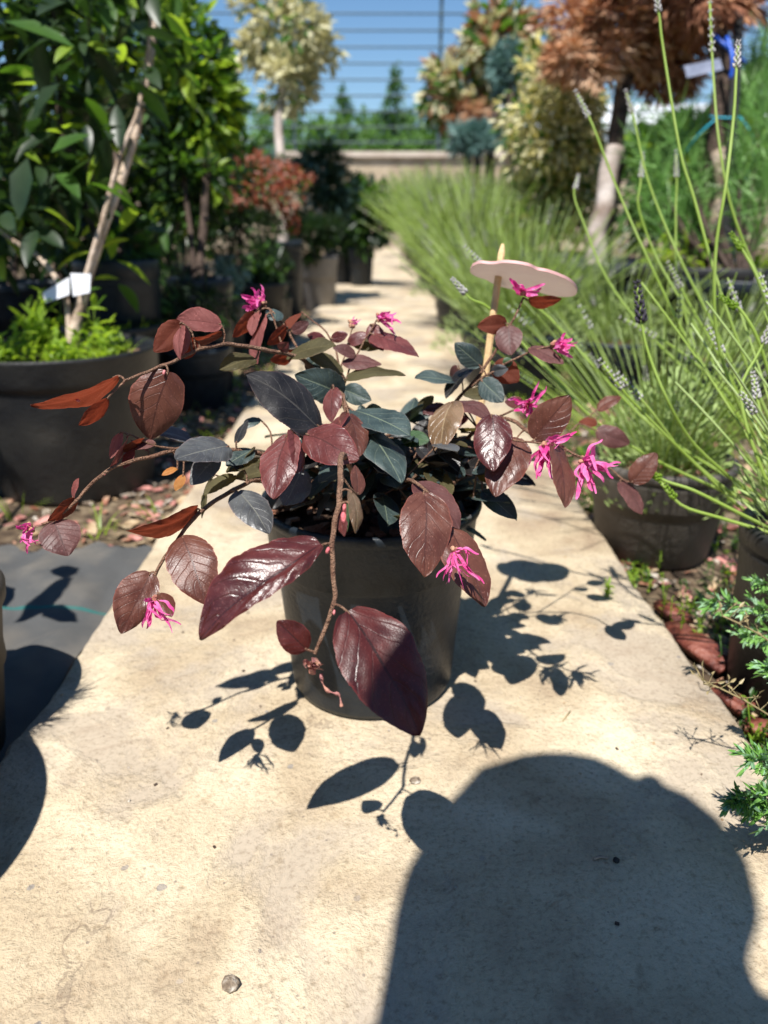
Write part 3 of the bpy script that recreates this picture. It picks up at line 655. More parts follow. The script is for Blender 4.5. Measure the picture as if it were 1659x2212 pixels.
LV = [
 # left branch
 (255, 812, 70, 884, 1.13, 1.10, 17, 'red', 17, -1),
 (233, 861, 172, 921, 1.11, 1.10, 14, 'red', 14, -1),
 (363, 802, 322, 950, 1.17, 1.20, 46, 'brown', 56, 1),
 (478, 702, 380, 689, 1.24, 1.20, 20, 'rose', 26, 1),
 (392, 697, 332, 760, 1.20, 1.19, 24, 'red', 24, -1),
 (392, 705, 388, 776, 1.19, 1.17, 10, 'rose', 10, 1),
 (402, 705, 394, 768, 1.19, 1.18, 7, 'rose', 7, -1),
 (480, 722, 368, 746, 1.25, 1.22, 10, 'red', 11, -1),
 (424, 736, 398, 776, 1.22, 1.22, 12, 'red', 12, 1),
 (552, 776, 474, 797, 1.30, 1.26, 14, 'olive', 20, 1),
 # second branch
 (260, 935, 237, 990, 1.18, 1.17, 11, 'rose', 8, 1),
 (276, 942, 240, 1010, 1.18, 1.17, 4, 'rose', 6, -1),
 (312, 947, 258, 977, 1.19, 1.18, 8, 'red', 8, -1),
 (320, 975, 283, 950, 1.2, 1.19, 5, 'wine', 5, 1),
 (286, 968, 267, 1012, 1.19, 1.18, 11, 'wine', 9, 1),
 (336, 958, 283, 968, 1.2, 1.19, 9, 'plum', 9, 1),
 (411, 952, 318, 927, 1.24, 1.22, 10, 'slate', 14, 1),
 (494, 964, 381, 990, 1.22, 1.12, 26, 'slate', 32, 1),
 (470, 985, 412, 1047, 1.23, 1.20, 22, 'slate', 26, 1),
 (383, 1012, 349, 1026, 1.21, 1.20, 6, 'orange', 6, 1),
 (396, 1026, 378, 1060, 1.21, 1.21, 10, 'orange', 8, 1),
 (510, 957, 534, 906, 1.28, 1.30, 8, 'black', 10, 1),
 (546, 972, 489, 1005, 1.30, 1.26, 17, 'teal', 19, 1),
 (550, 966, 490, 1020, 1.31, 1.28, 6, 'olive', 6, 1),
 (566, 990, 488, 1019, 1.32, 1.27, 9, 'olive', 10, 1),
 (507, 1028, 440, 1070, 1.29, 1.26, 13, 'olive', 13, 1),
 (463, 1024, 434, 1119, 1.30, 1.28, 4, 'olive', 6, 1),
 (512, 1062, 582, 1150, 1.24, 1.18, 33, 'slate', 33, 1),
 (527, 1015, 500, 1000, 1.28, 1.27, 8, 'black', 8, 1),
 (426, 1098, 277, 1154, 1.19, 1.13, 18, 'red', 17, -1),
 (116, 1127, 146, 1200, 1.16, 1.14, 40, 'plum', 40, 1),
 (164, 1078, 105, 1128, 1.165, 1.15, 12, 'red', 14, -1),
 (158, 1076, 169, 1032, 1.165, 1.16, 5, 'rose', 6, 1),
 (395, 1158, 449, 1306, 1.17, 1.12, 47, 'brown', 50, 1),
 (326, 1237, 261, 1369, 1.17, 1.13, 34, 'brown', 46, 1),
 (343, 1282, 371, 1333, 1.16, 1.14, 18, 'brown', 15, 1),
 # front branch
 (695, 1178, 427, 1378, .97, .93, 30, 'purple', 76, 1),
 (750, 1321, 913, 1586, .955, .91, 74, 'maroon', 78, 1),
 (663, 1403, 598, 1342, .955, .94, 31, 'maroon', 30, 1),
 (742, 1085, 741, 1158, 1.0, .98, 15, 'wine', 13, 1),
 (752, 1085, 746, 1150, .99, .98, 8, 'green', 9, 1),
 (758, 1061, 772, 1151, 1.0, .98, 13, 'bronze', 14, 1),
 (772, 1068, 768, 1004, 1.06, 1.08, 14, 'brown', 14, 1),
 (915, 1064, 919, 1244, 1.19, 1.13, 51, 'brown', 51, 1),
 (900, 1042, 994, 1140, 1.23, 1.18, 26, 'plum', 28, 1),
 (972, 1143, 1050, 1309, 1.18, 1.14, 36, 'brown', 40, 1),
 # middle
 (692, 924, 532, 806, 1.24, 1.18, 44, 'black', 44, 1),
 (742, 850, 639, 810, 1.36, 1.30, 34, 'teal', 36, 1),
 (742, 842, 802, 865, 1.38, 1.36, 21, 'teal', 21, 1),
 (721, 838, 715, 911, 1.30, 1.28, 18, 'wine', 18, 1),
 (765, 888, 888, 938, 1.33, 1.24, 27, 'teal', 27, 1),
 (782, 926, 869, 1037, 1.32, 1.22, 32, 'teal', 36, 1),
 (662, 938, 774, 990, 1.20, 1.13, 42, 'wine', 42, 1),
 (753, 893, 776, 985, 1.27, 1.22, 24, 'brown', 26, 1),
 (745, 895, 700, 975, 1.27, 1.22, 15, 'wine', 15, 1),
 (620, 939, 588, 1075, 1.20, 1.14, 38, 'wine', 36, 1),
 (631, 931, 645, 1021, 1.20, 1.16, 14, 'wine', 15, 1),
 (655, 1015, 612, 1091, 1.27, 1.24, 34, 'slate', 34, 1),
 (802, 1001, 689, 1039, 1.34, 1.24, 12, 'teal', 15, 1),
 (622, 770, 725, 745, 1.38, 1.34, 15, 'olive', 16, 1),
 (740, 808, 660, 757, 1.40, 1.38, 15, 'olive', 13, 1),
 (748, 818, 875, 806, 1.42, 1.38, 9, 'olive', 14, 1),
 (741, 782, 824, 786, 1.44, 1.42, 12, 'plum', 14, 1),
 (768, 768, 720, 750, 1.44, 1.42, 12, 'plum', 12, 1),
 (805, 722, 905, 769, 1.46, 1.42, 16, 'wine', 19, 1),
 (799, 702, 828, 758, 1.47, 1.46, 18, 'wine', 18, 1),
 (550, 676, 503, 728, 1.41, 1.39, 14, 'red', 14, -1),
 (557, 674, 543, 724, 1.40, 1.38, 11, 'rose', 10, 1),
 (575, 682, 552, 784, 1.40, 1.36, 8, 'rose', 13, 1),
 (619, 706, 578, 745, 1.41, 1.39, 12, 'red', 12, -1),
 (610, 712, 650, 676, 1.44, 1.43, 8, 'red', 8, 1),
 (630, 716, 668, 697, 1.42, 1.42, 12, 'plum', 12, 1),
 (705, 736, 664, 722, 1.46, 1.44, 12, 'wine', 10, 1),
 (716, 732, 752, 722, 1.47, 1.46, 11, 'wine', 11, 1),
 (752, 742, 798, 720, 1.48, 1.47, 13, 'wine', 12, 1),
 (640, 760, 585, 780, 1.40, 1.37, 13, 'red', 12, -1),
 (664, 800, 690, 768, 1.42, 1.42, 16, 'teal', 18, 1),
 (704, 924, 655, 980, 1.32, 1.30, 12, 'green', 12, 1),
 (560, 905, 524, 925, 1.36, 1.34, 10, 'teal', 10, 1),
 # right
 (1094, 699, 1031, 706, 1.44, 1.42, 18, 'red', 20, -1),
 (1096, 705, 1105, 767, 1.43, 1.41, 26, 'plum', 28, 1),
 (1037, 790, 983, 741, 1.42, 1.40, 22, 'teal', 22, 1),
 (992, 826, 896, 815, 1.46, 1.43, 9, 'teal', 14, 1),
 (1024, 788, 962, 860, 1.45, 1.43, 11, 'black', 13, 1),
 (905, 888, 937, 855, 1.5, 1.5, 12, 'olive', 12, 1),
 (1068, 786, 1121, 824, 1.42, 1.41, 26, 'red', 24, -1),
 (1143, 752, 1218, 785, 1.38, 1.35, 14, 'plum', 14, 1),
 (1142, 649, 1213, 648, 1.44, 1.42, 12, 'red', 12, -1),
 (1040, 822, 1088, 867, 1.42, 1.39, 22, 'teal', 24, 1),
 (1078, 852, 1002, 853, 1.44, 1.42, 10, 'olive', 12, 1),
 (978, 868, 946, 980, 1.38, 1.32, 30, 'bronze', 28, 1),
 (986, 869, 1063, 901, 1.38, 1.34, 14, 'plum', 15, 1),
 (1062, 896, 1066, 1018, 1.28, 1.24, 38, 'purple', 38, 1),
 (1117, 946, 1070, 1072, 1.30, 1.25, 40, 'brown', 42, 1),
 (1154, 950, 1231, 854, 1.27, 1.24, 36, 'brown', 36, 1),
 (1197, 958, 1224, 1096, 1.24, 1.21, 22, 'brown', 20, 1),
 (967, 880, 913, 892, 1.5, 1.48, 13, 'maroon', 13, 1),
 (882, 906, 933, 893, 1.5, 1.48, 12, 'teal', 12, 1),
 (868, 946, 928, 952, 1.40, 1.36, 16, 'green', 17, 1),
 (864, 1022, 951, 986, 1.36, 1.34, 9, 'olive', 11, 1),
 (960, 978, 1018, 988, 1.42, 1.40, 8, 'olive', 9, 1),
 (1364, 1042, 1419, 978, 1.55, 1.53, 22, 'brown', 24, 1),
 (1339, 1040, 1390, 1110, 1.56, 1.54, 13, 'plum', 16, 1),
 (1291, 886, 1342, 855, 1.70, 1.69, 12, 'brown', 12, 1),
 (1290, 915, 1250, 910, 1.69, 1.69, 9, 'red', 9, 1),
 (1288, 930, 1362, 958, 1.66, 1.66, 20, 'plum', 22, 1),
 (1130, 870, 1090, 868, 1.36, 1.36, 12, 'wine', 12, 1),
]
for q in LV:
    big = q[0] == 695
    leaf(*q[:8], q[8], q[9], curl=rnd.uniform(.03, .09), fold=rnd.uniform(.05, .22), tilt=.55 if big else None, wav=1.5 if big else 1.)
ex = random.Random(5)
for bi in range(26):
    b = ex.choice([p for p in BR[:NB] if .10 < p.z < .34 and p.y > .44]); zz = depth(b) / h
    lp = CM.transposed() @ (b - CL); x = 829.5 + F * lp.x / -lp.z; y = 1106 - F * lp.y / -lp.z
    if not 560 < x < 1120: continue
    g = ex.uniform(0, 6.28); l = ex.uniform(42, 72)
    rnd_m = ex.choice(('teal', 'olive', 'plum', 'wine', 'teal', 'brown', 'green', 'slate'))
    leaf(x + 5 * math.cos(g), y + 5 * math.sin(g), x + l * math.cos(g), y + l * .6 * math.sin(g) + 8, zz, zz + ex.uniform(-.04, .06), l * ex.uniform(.16, .28), rnd_m, None, 1, fold=ex.uniform(.05, .3))
# inner leaves, shaded, too many to name: one part
def inner():
    mb = MB()
    for i in range(300):
        a = rnd.uniform(0, 6.28); r = rnd.uniform(.2, 1)
        p = U(850 + 260 * r * math.cos(a), 1015 + 95 * r * math.sin(a) + rnd.uniform(-30, 40), rnd.uniform(1.32, 1.72) * h)
        if p.z < .155 or (p - potc).xy.length > .15: continue
        d = (Vector((p.x - potc.x, p.y - potc.y, rnd.uniform(-.05, .06)))).normalized() + rv() * .35
        L = rnd.uniform(.020, .036); n_ = Vector((0, 0, 1)) + rv() * .7
        s = d.cross(n_).normalized(); n_ = s.cross(d).normalized(); d.normalize()
        vs = []; uv = []; fs = []; nu = 14; nv = 3; k = rnd.choice([0, 0, 0, 1, 1, 2, 3])
        for ii in range(nu + 1):
            u = ii / nu; pf = max(.02, prof(u)) if ii < nu else .01
            for j in range(-nv, nv + 1):
                v = j / nv
                pk = math.sin(math.pi * ((u * 7 - abs(v) * 2) % 1)) * abs(v) * (1 - abs(v) * .7) * .018 * L
                vs.append(p + d * L * u + s * v * L * .28 * pf + n_ * (-L * .12 * u * u + abs(v) * L * .05 + pk)); uv.append((u, v * .5 + .5))
        r_ = 2 * nv + 1
        for ii in range(nu):
            for j in range(r_ - 1): q = ii * r_ + j; fs.append((q, q + 1, q + r_ + 1, q + r_))
        mb.add(vs, fs, k, uv)
        near = min(BR[:NB], key=lambda w_: (w_ - p).length)
        tube(mb, [near, (near + p) * .5, p], .0006, 4, 4)
    tag(mb.build('inner_foliage', ['teal', 'black', 'olive', 'slate', 'stem'], hero), kind='stuff')
inner()

# flowers: strap petals from a hairy calyx
def petal(mb, P0, P1, bend, w, mi, tw):
    n = 10; d = (P1 - P0); L = d.length; s, t = perp(d)
    a0 = rnd.uniform(0, 6.28); b = s * math.cos(a0) + t * math.sin(a0)
    vs = []; fs = []
    dn = (CL - P0).normalized(); dn = (dn - d.normalized() * dn.dot(d.normalized())).normalized(); sd = d.normalized().cross(dn)
    for i in range(n + 1):
        u = i / n; c = P0 + d * u + b * math.sin(math.pi * u) * bend * L + b * .05 * L * math.sin(u * 9)
        ang = tw * u + a0 * .15
        sv = sd * math.cos(ang) + dn * math.sin(ang)
        ww = w * (.45 + .75 * math.sin(math.pi * (.12 + .8 * u))) * (1 if i < n else .6)
        nn = d.normalized().cross(sv)
        vs += [c - sv * ww * .5, c + nn * ww * .18, c + sv * ww * .5]
    for i in range(n):
        for k in range(2): q = i * 3 + k; fs.append((q, q + 1, q + 4, q + 3))
    mb.add(vs, fs, mi)
def blob(mb, c, r, mi=0, d=None, k=1.):
    c = Vector(c); s, t = perp(d or Vector((0, 0, 1))); d = (d or Vector((0, 0, 1))).normalized()
    vs = []; fs = []; nr, ns = 6, 8
    for i in range(nr + 1):
        a = math.pi * i / nr
        for j in range(ns):
            b = 2 * math.pi * j / ns
            q = s * math.sin(a) * math.cos(b) + t * math.sin(a) * math.sin(b) + d * math.cos(a) * k
            vs.append(c + q * r * (1 + .2 * noise.noise(q * 3 + c * 400)))
    for i in range(nr):
        for j in range(ns): fs.append((i * ns + j, i * ns + (j + 1) % ns, (i + 1) * ns + (j + 1) % ns, (i + 1) * ns + j))
    mb.add(vs, fs, mi)
def flower(cx, cy, z, tips, wpx=7, dry=False, extra=4, label=None):
    c = U(cx, cy, z * h); mb = MB(); k = z * h / F
    for i, tp in enumerate(tips):
        dz = rnd.uniform(-.04, .02) if len(tp) < 3 else tp[2]
        st = c + (rv() * 5 * k)
        petal(mb, st, U(tp[0], tp[1], (z + dz) * h), rnd.uniform(-.16, .16), wpx * k * rnd.uniform(.6, 1.1), 0, rnd.uniform(-1.3, 1.3))
    for i in range(extra + 6):
        tp = rnd.choice(tips); f = rnd.uniform(.35, .75)
        e = U(cx + (tp[0] - cx) * f + rnd.uniform(-9, 9), cy + (tp[1] - cy) * f + rnd.uniform(-9, 9), (z - rnd.uniform(0, .05)) * h)
        petal(mb, c + rv() * 4 * k, e, rnd.uniform(-.3, .3), wpx * k * rnd.uniform(.6, 1.05), 0, rnd.uniform(-1.5, 1.5))
    fl = mb.build('flower', 'petaldry' if dry else 'petal', hero)
    if label: fl['label'] = label
    mb = MB()
    for i in range(7):
        q = rv(); blob(mb, c + q * 8 * k, rnd.uniform(3.5, 6) * k, 0, q, 1.3)
    mb.build('calyx', 'calyx', fl)
    return fl
flower(67, 1141, 1.16, [(34, 1134), (46, 1140), (44, 1172), (76, 1176), (60, 1196)], 6, extra=2, label='half withered pink flower at the tip of the leftmost branch')
flower(330, 1296, 1.10, [(308, 1296), (312, 1294), (309, 1356), (316, 1358), (322, 1354), (372, 1368), (390, 1350)], 7, extra=4)
flower(564, 655, 1.42, [(520, 636), (522, 640), (523, 666), (535, 676), (562, 614), (541, 622), (545, 640), (530, 670)], 8, extra=6)
flower(820, 686, 1.46, [(857, 674), (843, 672), (867, 699), (854, 722), (850, 712), (828, 676)], 7, extra=5)
flower(762, 698, 1.50, [(758, 692), (770, 688), (781, 690)], 4, extra=1)
flower(1132, 634, 1.44, [(1101, 601), (1106, 606), (1112, 612), (1178, 613), (1170, 624), (1166, 630)], 8, extra=5)
flower(1200, 745, 1.37, [(1248, 736), (1241, 748), (1238, 773), (1225, 768), (1222, 719), (1236, 731), (1228, 760)], 9, extra=8)
flower(1141, 874, 1.31, [(1164, 823), (1180, 833), (1178, 845), (1096, 862), (1110, 888), (1150, 909), (1160, 905), (1136, 905), (1168, 880)], 8, extra=6)
flower(1176, 964, 1.25, [(1247, 933), (1238, 945), (1141, 1003), (1157, 1034), (1166, 1028), (1195, 1035), (1184, 1010), (1230, 935)], 9, extra=7)
flower(1260, 995, 1.25, [(1341, 1001), (1336, 1004), (1301, 948), (1245, 1078), (1252, 1076), (1288, 1066), (1282, 1060), (1326, 1032), (1304, 1042), (1318, 1022)], 9, extra=7)
flower(982, 1192, 1.09, [(944, 1248), (958, 1254), (970, 1260), (962, 1262), (1002, 1272), (1036, 1255), (1045, 1262), (1034, 1196), (1020, 1198), (1028, 1240)], 6, extra=6)
f = flower(676, 1437, .955, [(660, 1428), (665, 1445), (690, 1440), (698, 1448), (672, 1452)], 9, True, 5, label='withered tan flower with one purple thread left')
mb = MB(); P = smoothpts([U(a, b, .95 * h) for a, b in ((694, 1455), (697, 1476), (708, 1492), (722, 1497), (733, 1502), (738, 1526))], 5)
tube(mb, P, [.0007 + .0004 * math.sin(i * .8) for i in range(len(P))], 5); mb.build('thread_petal', 'petaldry', f)
for bx, by, bz, dx, dy in ((355, 800, 1.165, -2, 10), (268, 826, 1.13, -6, 4), (228, 1024, 1.17, -7, 2), (710, 1183, .97, -4, 12), (722, 1318, .96, -1, 10), (742, 1108, .985, 2, 22), (172, 867, 1.11, -8, -4), (745, 1090, .99, -2, 14)):
    mb = MB(); a = U(bx, by, bz * h); b = U(bx + dx, by + dy, bz * h); L = (b - a).length
    blob(mb, (a + b) / 2, L * .33, 0, b - a, 1.9); mb.build('bud', 'bud', hero)

# ---------------------------------------------------------------- plant marker in the pot
st0 = U(1010, 1095, 1.60 * h); st1 = U(1086, 527, 1.555 * h)
mk = thing('plant_marker', st0, 'pink cloud-shaped board on a pale wooden stick standing in the pot of the purple shrub', 'plant marker')
mb = MB(); ax = st1 - st0; s, t = perp(ax); nst = 10
vs = []; fs = []
for i, (u, wk) in enumerate([(0, 1), (.9, 1), (.965, .95), (.985, .7), (1.0, .35)]):
    c = st0 + ax * u
    for k in range(8):
        a = k * math.pi / 4 + math.pi / 8
        vs.append(c + (s * math.cos(a) * .0026 + t * math.sin(a) * .0030) * wk)
for i in range(4):
    for k in range(8): fs.append((i * 8 + k, i * 8 + (k + 1) % 8, i * 8 + 8 + (k + 1) % 8, i * 8 + 8 + k))
fs.append(tuple(32 + k for k in range(8))); mb.add(vs, fs); mb.build('stick', 'wood', mk, False)
bc = U(1135, 602, 1.545 * h)
uax = (U(1250, 634, 1.56 * h) - U(1011, 577, 1.53 * h)).normalized()
vax = Vector((0, .951, -.309)); vax = (vax - uax * vax.dot(uax)).normalized(); nax = uax.cross(vax)
out = [(-1.0, -.10), (-.93, -.42), (-.78, -.52), (-.68, -.66), (-.60, -.84), (-.42, -.98), (-.2, -1.02), (-.02, -.90), (.14, -.93), (.36, -.86), (.60, -.70), (.82, -.40), (.98, 0.0), (1.02, .34), (.90, .62), (.66, .74), (.40, .70), (.18, .86), (-.1, .98), (-.38, .90), (-.58, .70), (-.80, .62), (-.96, .34)]
op = smoothpts([bc + uax * (a * .0445) + vax * (b * .036) for a, b in out + out[:1]], 4)[:-1]
mb = MB(); k = len(op)
vs = [p + nax * .0011 for p in op] + [p - nax * .0011 for p in op]
mb.add(vs, [tuple(range(k)), tuple(range(2 * k - 1, k - 1, -1))], 0)
mb.add(vs, [(i, (i + 1) % k, k + (i + 1) % k, k + i) for i in range(k)], 1)
mb.build('board', ['board', 'boardedge'], mk, False)

# ---------------------------------------------------------------- the photographer, behind the camera (casts the rounded shadow)
def skin(name, verts, edges, mname, parent, sub=2, root=0):
    me = bpy.data.meshes.new(name); me.from_pydata([v[:3] for v in verts], edges, [])
    o = bpy.data.objects.new(name, me); C.objects.link(o)
    md = o.modifiers.new('s', 'SKIN'); sl = me.skin_vertices[0].data
    for i, v in enumerate(verts):
        rr = v[3]; sl[i].radius = rr if isinstance(rr, tuple) else (rr, rr)
    sl[root].use_root = True
    m2 = o.modifiers.new('u', 'SUBSURF'); m2.levels = m2.render_levels = sub
    dg = bpy.context.evaluated_depsgraph_get(); dg.update()
    m3 = bpy.data.meshes.new_from_object(o.evaluated_get(dg)); o.modifiers.clear(); o.data = m3; o.name = name
    m3.materials.append(M[mname])
    for p in m3.polygons: p.use_smooth = True
    if parent:
        org = wloc(parent); m3.transform(Matrix.Translation(-org)); o.parent = parent
    return o
fol('skin', 'skin', (.45, .26, .18), (.50, .30, .21), 0, None, .5)
fol('shirt', 'dark_shirt', (.02, .025, .04), (.03, .035, .05), 0, None, .8)
fol('hair', 'dark_hair', (.015, .010, .008), (.03, .02, .015), 0, None, .5)
M['phone'] = mat('phone_black', [(.01, .01, .01), (.015, .015, .015)], 10, .2)
pr = thing('person', (0, -.5, 0), 'person in dark clothes crouching behind the view and holding a phone over the path', 'person')
PX = -.045
V = [(0.0, -.58, .30, .13), (.01, -.46, .45, .13), (.02, -.30, .60, .14), (.03, -.20, .70, .10), (.035, -.12, .745, .055), (.04, -.08, .80, .055), (.045, -.07, .86, .075), (.045, -.06, .91, .075), (.045, -.06, .955, .04),
     (-.10, -.15, .70, .055), (-.17, -.17, .56, .045), (-.10, -.09, .44, .034), (-.055, -.045, .40, .028),
     (.13, -.16, .70, .06), (.23, -.14, .58, .045), (.14, -.09, .44, .034), (.065, -.045, .39, .028),
     (-.13, -.56, .28, .10), (-.26, -.24, .42, .075), (-.22, -.52, .10, .05), (-.22, -.55, .03, .045), (-.24, -.42, .0, .035),
     (.13, -.56, .28, .10), (.28, -.24, .42, .075), (.24, -.52, .10, .05), (.24, -.55, .03, .045), (.26, -.42, .0, .035)]
V = [(v[0] + PX * min(1, max(0, (v[2] - .45) / .25)),) + v[1:] for v in V]
E = [(0, 1), (1, 2), (2, 3), (3, 4), (4, 5), (5, 6), (6, 7), (7, 8), (3, 9), (9, 10), (10, 11), (11, 12), (3, 13), (13, 14), (14, 15), (15, 16),
     (0, 17), (17, 18), (18, 19), (19, 20), (20, 21), (0, 22), (22, 23), (23, 24), (24, 25), (25, 26)]
skin('body', V, E, 'skin', pr)
SV = [(v[0], v[1], v[2], v[3] * 1.16) for v in V[:5]] + [(v[0], v[1], v[2], v[3] * 1.25) for v in (V[9], V[10], V[11], V[13], V[14], V[15])]
skin('jacket', SV, [(0, 1), (1, 2), (2, 3), (3, 4), (3, 5), (5, 6), (6, 7), (3, 8), (8, 9), (9, 10)], 'shirt', pr)
TV = [(v[0], v[1], v[2], v[3] * 1.2) for v in (V[0], V[17], V[18], V[19], V[22], V[23], V[24], V[1])]
skin('trousers', TV, [(0, 1), (1, 2), (2, 3), (0, 4), (4, 5), (5, 6), (0, 7)], 'shirt', pr)
mb = MB()   # hair, covering the skull and the nape
vs = []; fs = []; NR, NS = 14, 28; hc = Vector((-.048, -.078, .872))
for i in range(NR + 1):
    a = math.pi * .80 * i / NR
    for j in range(NS):
        b = 2 * math.pi * j / NS
        q = Vector((.094 * math.sin(a) * math.cos(b), .108 * math.sin(a) * math.sin(b), .125 * math.cos(a)))
        if q.y > .05 and a > 1.2: q.y = .05
        vs.append(hc + q * (1 + .05 * noise.noise(q * 30)))
for i in range(NR):
    for j in range(NS): fs.append((i * NS + j, i * NS + (j + 1) % NS, (i + 1) * NS + (j + 1) % NS, (i + 1) * NS + j))
mb.add(vs, fs)
for row in (((-.100, -.07, .90), (-.108, -.075, .85), (-.103, -.08, .79), (-.098, -.085, .73), (-.095, -.10, .66)), ((-.05, -.13, .9), (-.05, -.15, .82), (-.05, -.16, .74), (-.05, -.17, .68)), ((-.01, -.09, .90), (.0, -.09, .85), (.012, -.095, .79), (.022, -.10, .73), (.02, -.12, .68))):
    tube(mb, smoothpts(row, 4), .040, 12)
mb.build('hair', 'hair', pr)
face = MB()
for sx in (-.03, .03): blob(face, (sx + .0, .005, .875), .012, 0)
blob(face, (.0, .018, .845), .014, 0, Vector((0, 0, 1)), 1.5); blob(face, (.0, .008, .812), .016, 0, Vector((1, 0, 0)), 1.5)
face.build('face', 'skin', pr)
for sx, hx in ((-1, -.05), (1, .055)):
    vv = [(hx, -.045, .395, .02)]; ee = []
    for k in range(4):
        z = .42 - k * .019; b = len(vv)
        vv += [(hx - sx * .004, -.022, z, .0095), (hx - sx * .012, -.012, z, .0085), (hx - sx * (.026 + .004 * (k in (1, 2))), -.010, z - .001, .0075)]
        ee += [(0, b), (b, b + 1), (b + 1, b + 2)]
    b = len(vv); vv += [(hx - sx * .006, -.045, .425, .011), (hx - sx * .022, -.034, .428, .009)]; ee += [(0, b), (b, b + 1)]
    skin('hand', vv, ee, 'skin', pr, 1)
ph = MB(); box(ph, (0, -.022, .355), (.076, .009, .158)); tag(ph.build('phone', 'phone', None, False, origin=(0, -.022, .355)), 'black phone held in both hands of the crouching person', 'phone')

# ================================================================= beds: left row
def trunk(parent, pts, r0, r1, m='trunk', name='trunk', n=6, seg=10):
    P = smoothpts(pts, n); k = len(P)
    P = [p + Vector((noise.noise(p * 12), noise.noise(p * 12 + Vector((3, 0, 0))), 0)) * r0 * .5 for p in P]
    rs = [(r0 + (r1 - r0) * i / (k - 1)) * (1 + .10 * noise.noise(P[i] * 30)) for i in range(k)]
    mb = MB(); tube(mb, P, rs, seg); return mb.build(name, m, parent)
def grass_tuft(mb, c, n, H, spread, w=.0022, mi=0):
    for i in range(n):
        a = rnd.random() * 6.28; r = spread * math.sqrt(rnd.random())
        p = Vector(c) + Vector((r * math.cos(a), r * math.sin(a), 0)); l = H * rnd.uniform(.4, 1.1)
        d = Vector((math.cos(a) * .5, math.sin(a) * .5, 1)) + rv() * .35; d.normalize(); s, t = perp(d)
        g = Vector((0, 0, -1))
        pts = [p + d * l * u + (d + g) * l * u * u * -.0 + g * l * .35 * u * u + Vector((d.x, d.y, 0)) * l * .3 * u * u for u in (0, .35, .7, 1)]
        vs = []
        for k, q in enumerate(pts): ww = w * (1, .9, .6, .05)[k]; vs += [q - s * ww, q + s * ww]
        mb.add(vs, [(0, 1, 3, 2), (2, 3, 5, 4), (4, 5, 7, 6)], mi)
def weed_tuft(mb, c, n, H, spread, L=.012, mi=0, asp=.5):
    for i in range(n):
        a = rnd.random() * 6.28; r = spread * math.sqrt(rnd.random())
        p = Vector(c) + Vector((r * math.cos(a), r * math.sin(a), 0)); l = H * rnd.uniform(.3, 1.1)
        e = p + Vector((rnd.uniform(-.3, .3) * l, rnd.uniform(-.3, .3) * l, l))
        tube(mb, [p, (p + e) / 2 + rv() * l * .06, e], .0006, 3, mi)
        for k in range(5):
            u = .3 + .7 * k / 4; q = p + (e - p) * u
            lf(mb, q, (rv() + Vector((0, 0, .4))), Vector((0, 0, 1)) + rv() * .4, L * rnd.uniform(.6, 1.3), L * asp, mi)

# large pot with the leaning young tree
RZ = .195
rc = GP(128, 748, RZ); zc = depth(rc); rt = 205 / F * zc
pc = Vector((rc.x, rc.y, ZG)); H1 = RZ - ZG
tA = thing('potted_tree', pc, 'broad-leaved young tree with leaning tan stems in the large black pot on the left', 'potted tree')
PR = [(0.001, .002), (rt * .80, .002), (rt * .81, .008), (rt * .93, H1 * .78), (rt * .93, H1 * .80), (rt * .96, H1 * .81), (rt * .97, H1 * .83), (rt * .985, H1 * .86), (rt * .99, H1 * .98), (rt * 1.0, H1), (rt * .965, H1 + .001), (rt * .94, H1 * .97), (rt * .9, H1 * .6), (0.001, H1 * .6)]
pot(tA, pc, rt, rt * .8, H1, 'potdust', 'soil', .90, PR)
b0 = U(148, 778, 1.16); b0.z = RZ - .03
zt = depth(b0)
trunk(tA, [b0, U(165, 690, zt + .0), U(190, 600, zt), U(225, 490, zt + .0), U(268, 375, zt + .02), U(300, 250, zt + .03), U(325, 120, zt + .05), U(338, -40, zt + .06)], .0088, .0045, 'trunk')
trunk(tA, [U(178, 640, zt), U(196, 560, zt - .01), U(228, 450, zt - .015), U(262, 330, zt - .01), U(300, 230, zt), U(318, 120, zt), U(330, 0, zt), U(345, -90, zt)], .0045, .0026, 'trunk', 'stem')
trunk(tA, [b0 + Vector((0, .01, .02)), U(140, 640, zt), U(90, 560, zt + .02), U(30, 520, zt + .05), U(-60, 450, zt + .05)], .0055, .003, 'trunk', 'stem')
trunk(tA, [U(210, 520, zt), U(170, 400, zt + .1), U(130, 250, zt + .12), U(118, 100, zt + .12), U(110, -60, zt + .1)], .006, .004, 'trunkd', 'stem')
mb = MB()
def bigleaves(mb, x0, x1, y0, y1, z0, z1, n, L, mis, keep=None):
    for i in range(n):
        x = rnd.uniform(x0, x1); y = rnd.uniform(y0, y1)
        if keep and not keep(x, y): continue
        p = U(x, y, rnd.uniform(z0, z1)); d = rv(); d.z = d.z * .5 - .2; d.normalize()
        l = L * rnd.uniform(.6, 1.2); nn = Vector((0, 0, 1)) + rv() * .7; s = d.cross(nn).normalized(); nn = s.cross(d).normalized()
        vs = []; fs = []; nu = 8
        for k in range(nu + 1):
            u = k / nu; ww = l * .17 * (math.sin(math.pi * u ** .85) ** .8 if 0 < k < nu else .03)
            c = p + d * l * u - nn * l * .22 * u * u
            vs += [c - s * ww + nn * ww * .35, c, c + s * ww + nn * ww * .35]
        for k in range(nu):
            for j in (0, 1): q = k * 3 + j; fs.append((q, q + 1, q + 4, q + 3))
        mb.add(vs, fs, rnd.choice(mis))
bigleaves(mb, -90, 330, -120, 560, zt - .06, zt + .30, 900, .072, (0, 0, 0, 0, 0, 0, 0, 1, 2), lambda x, y: x < 300 - max(0, y - 150) * .45 + 25)
bigleaves(mb, 280, 420, -100, 230, zt + .03, zt + .3, 60, .06, (1, 2, 2, 0))
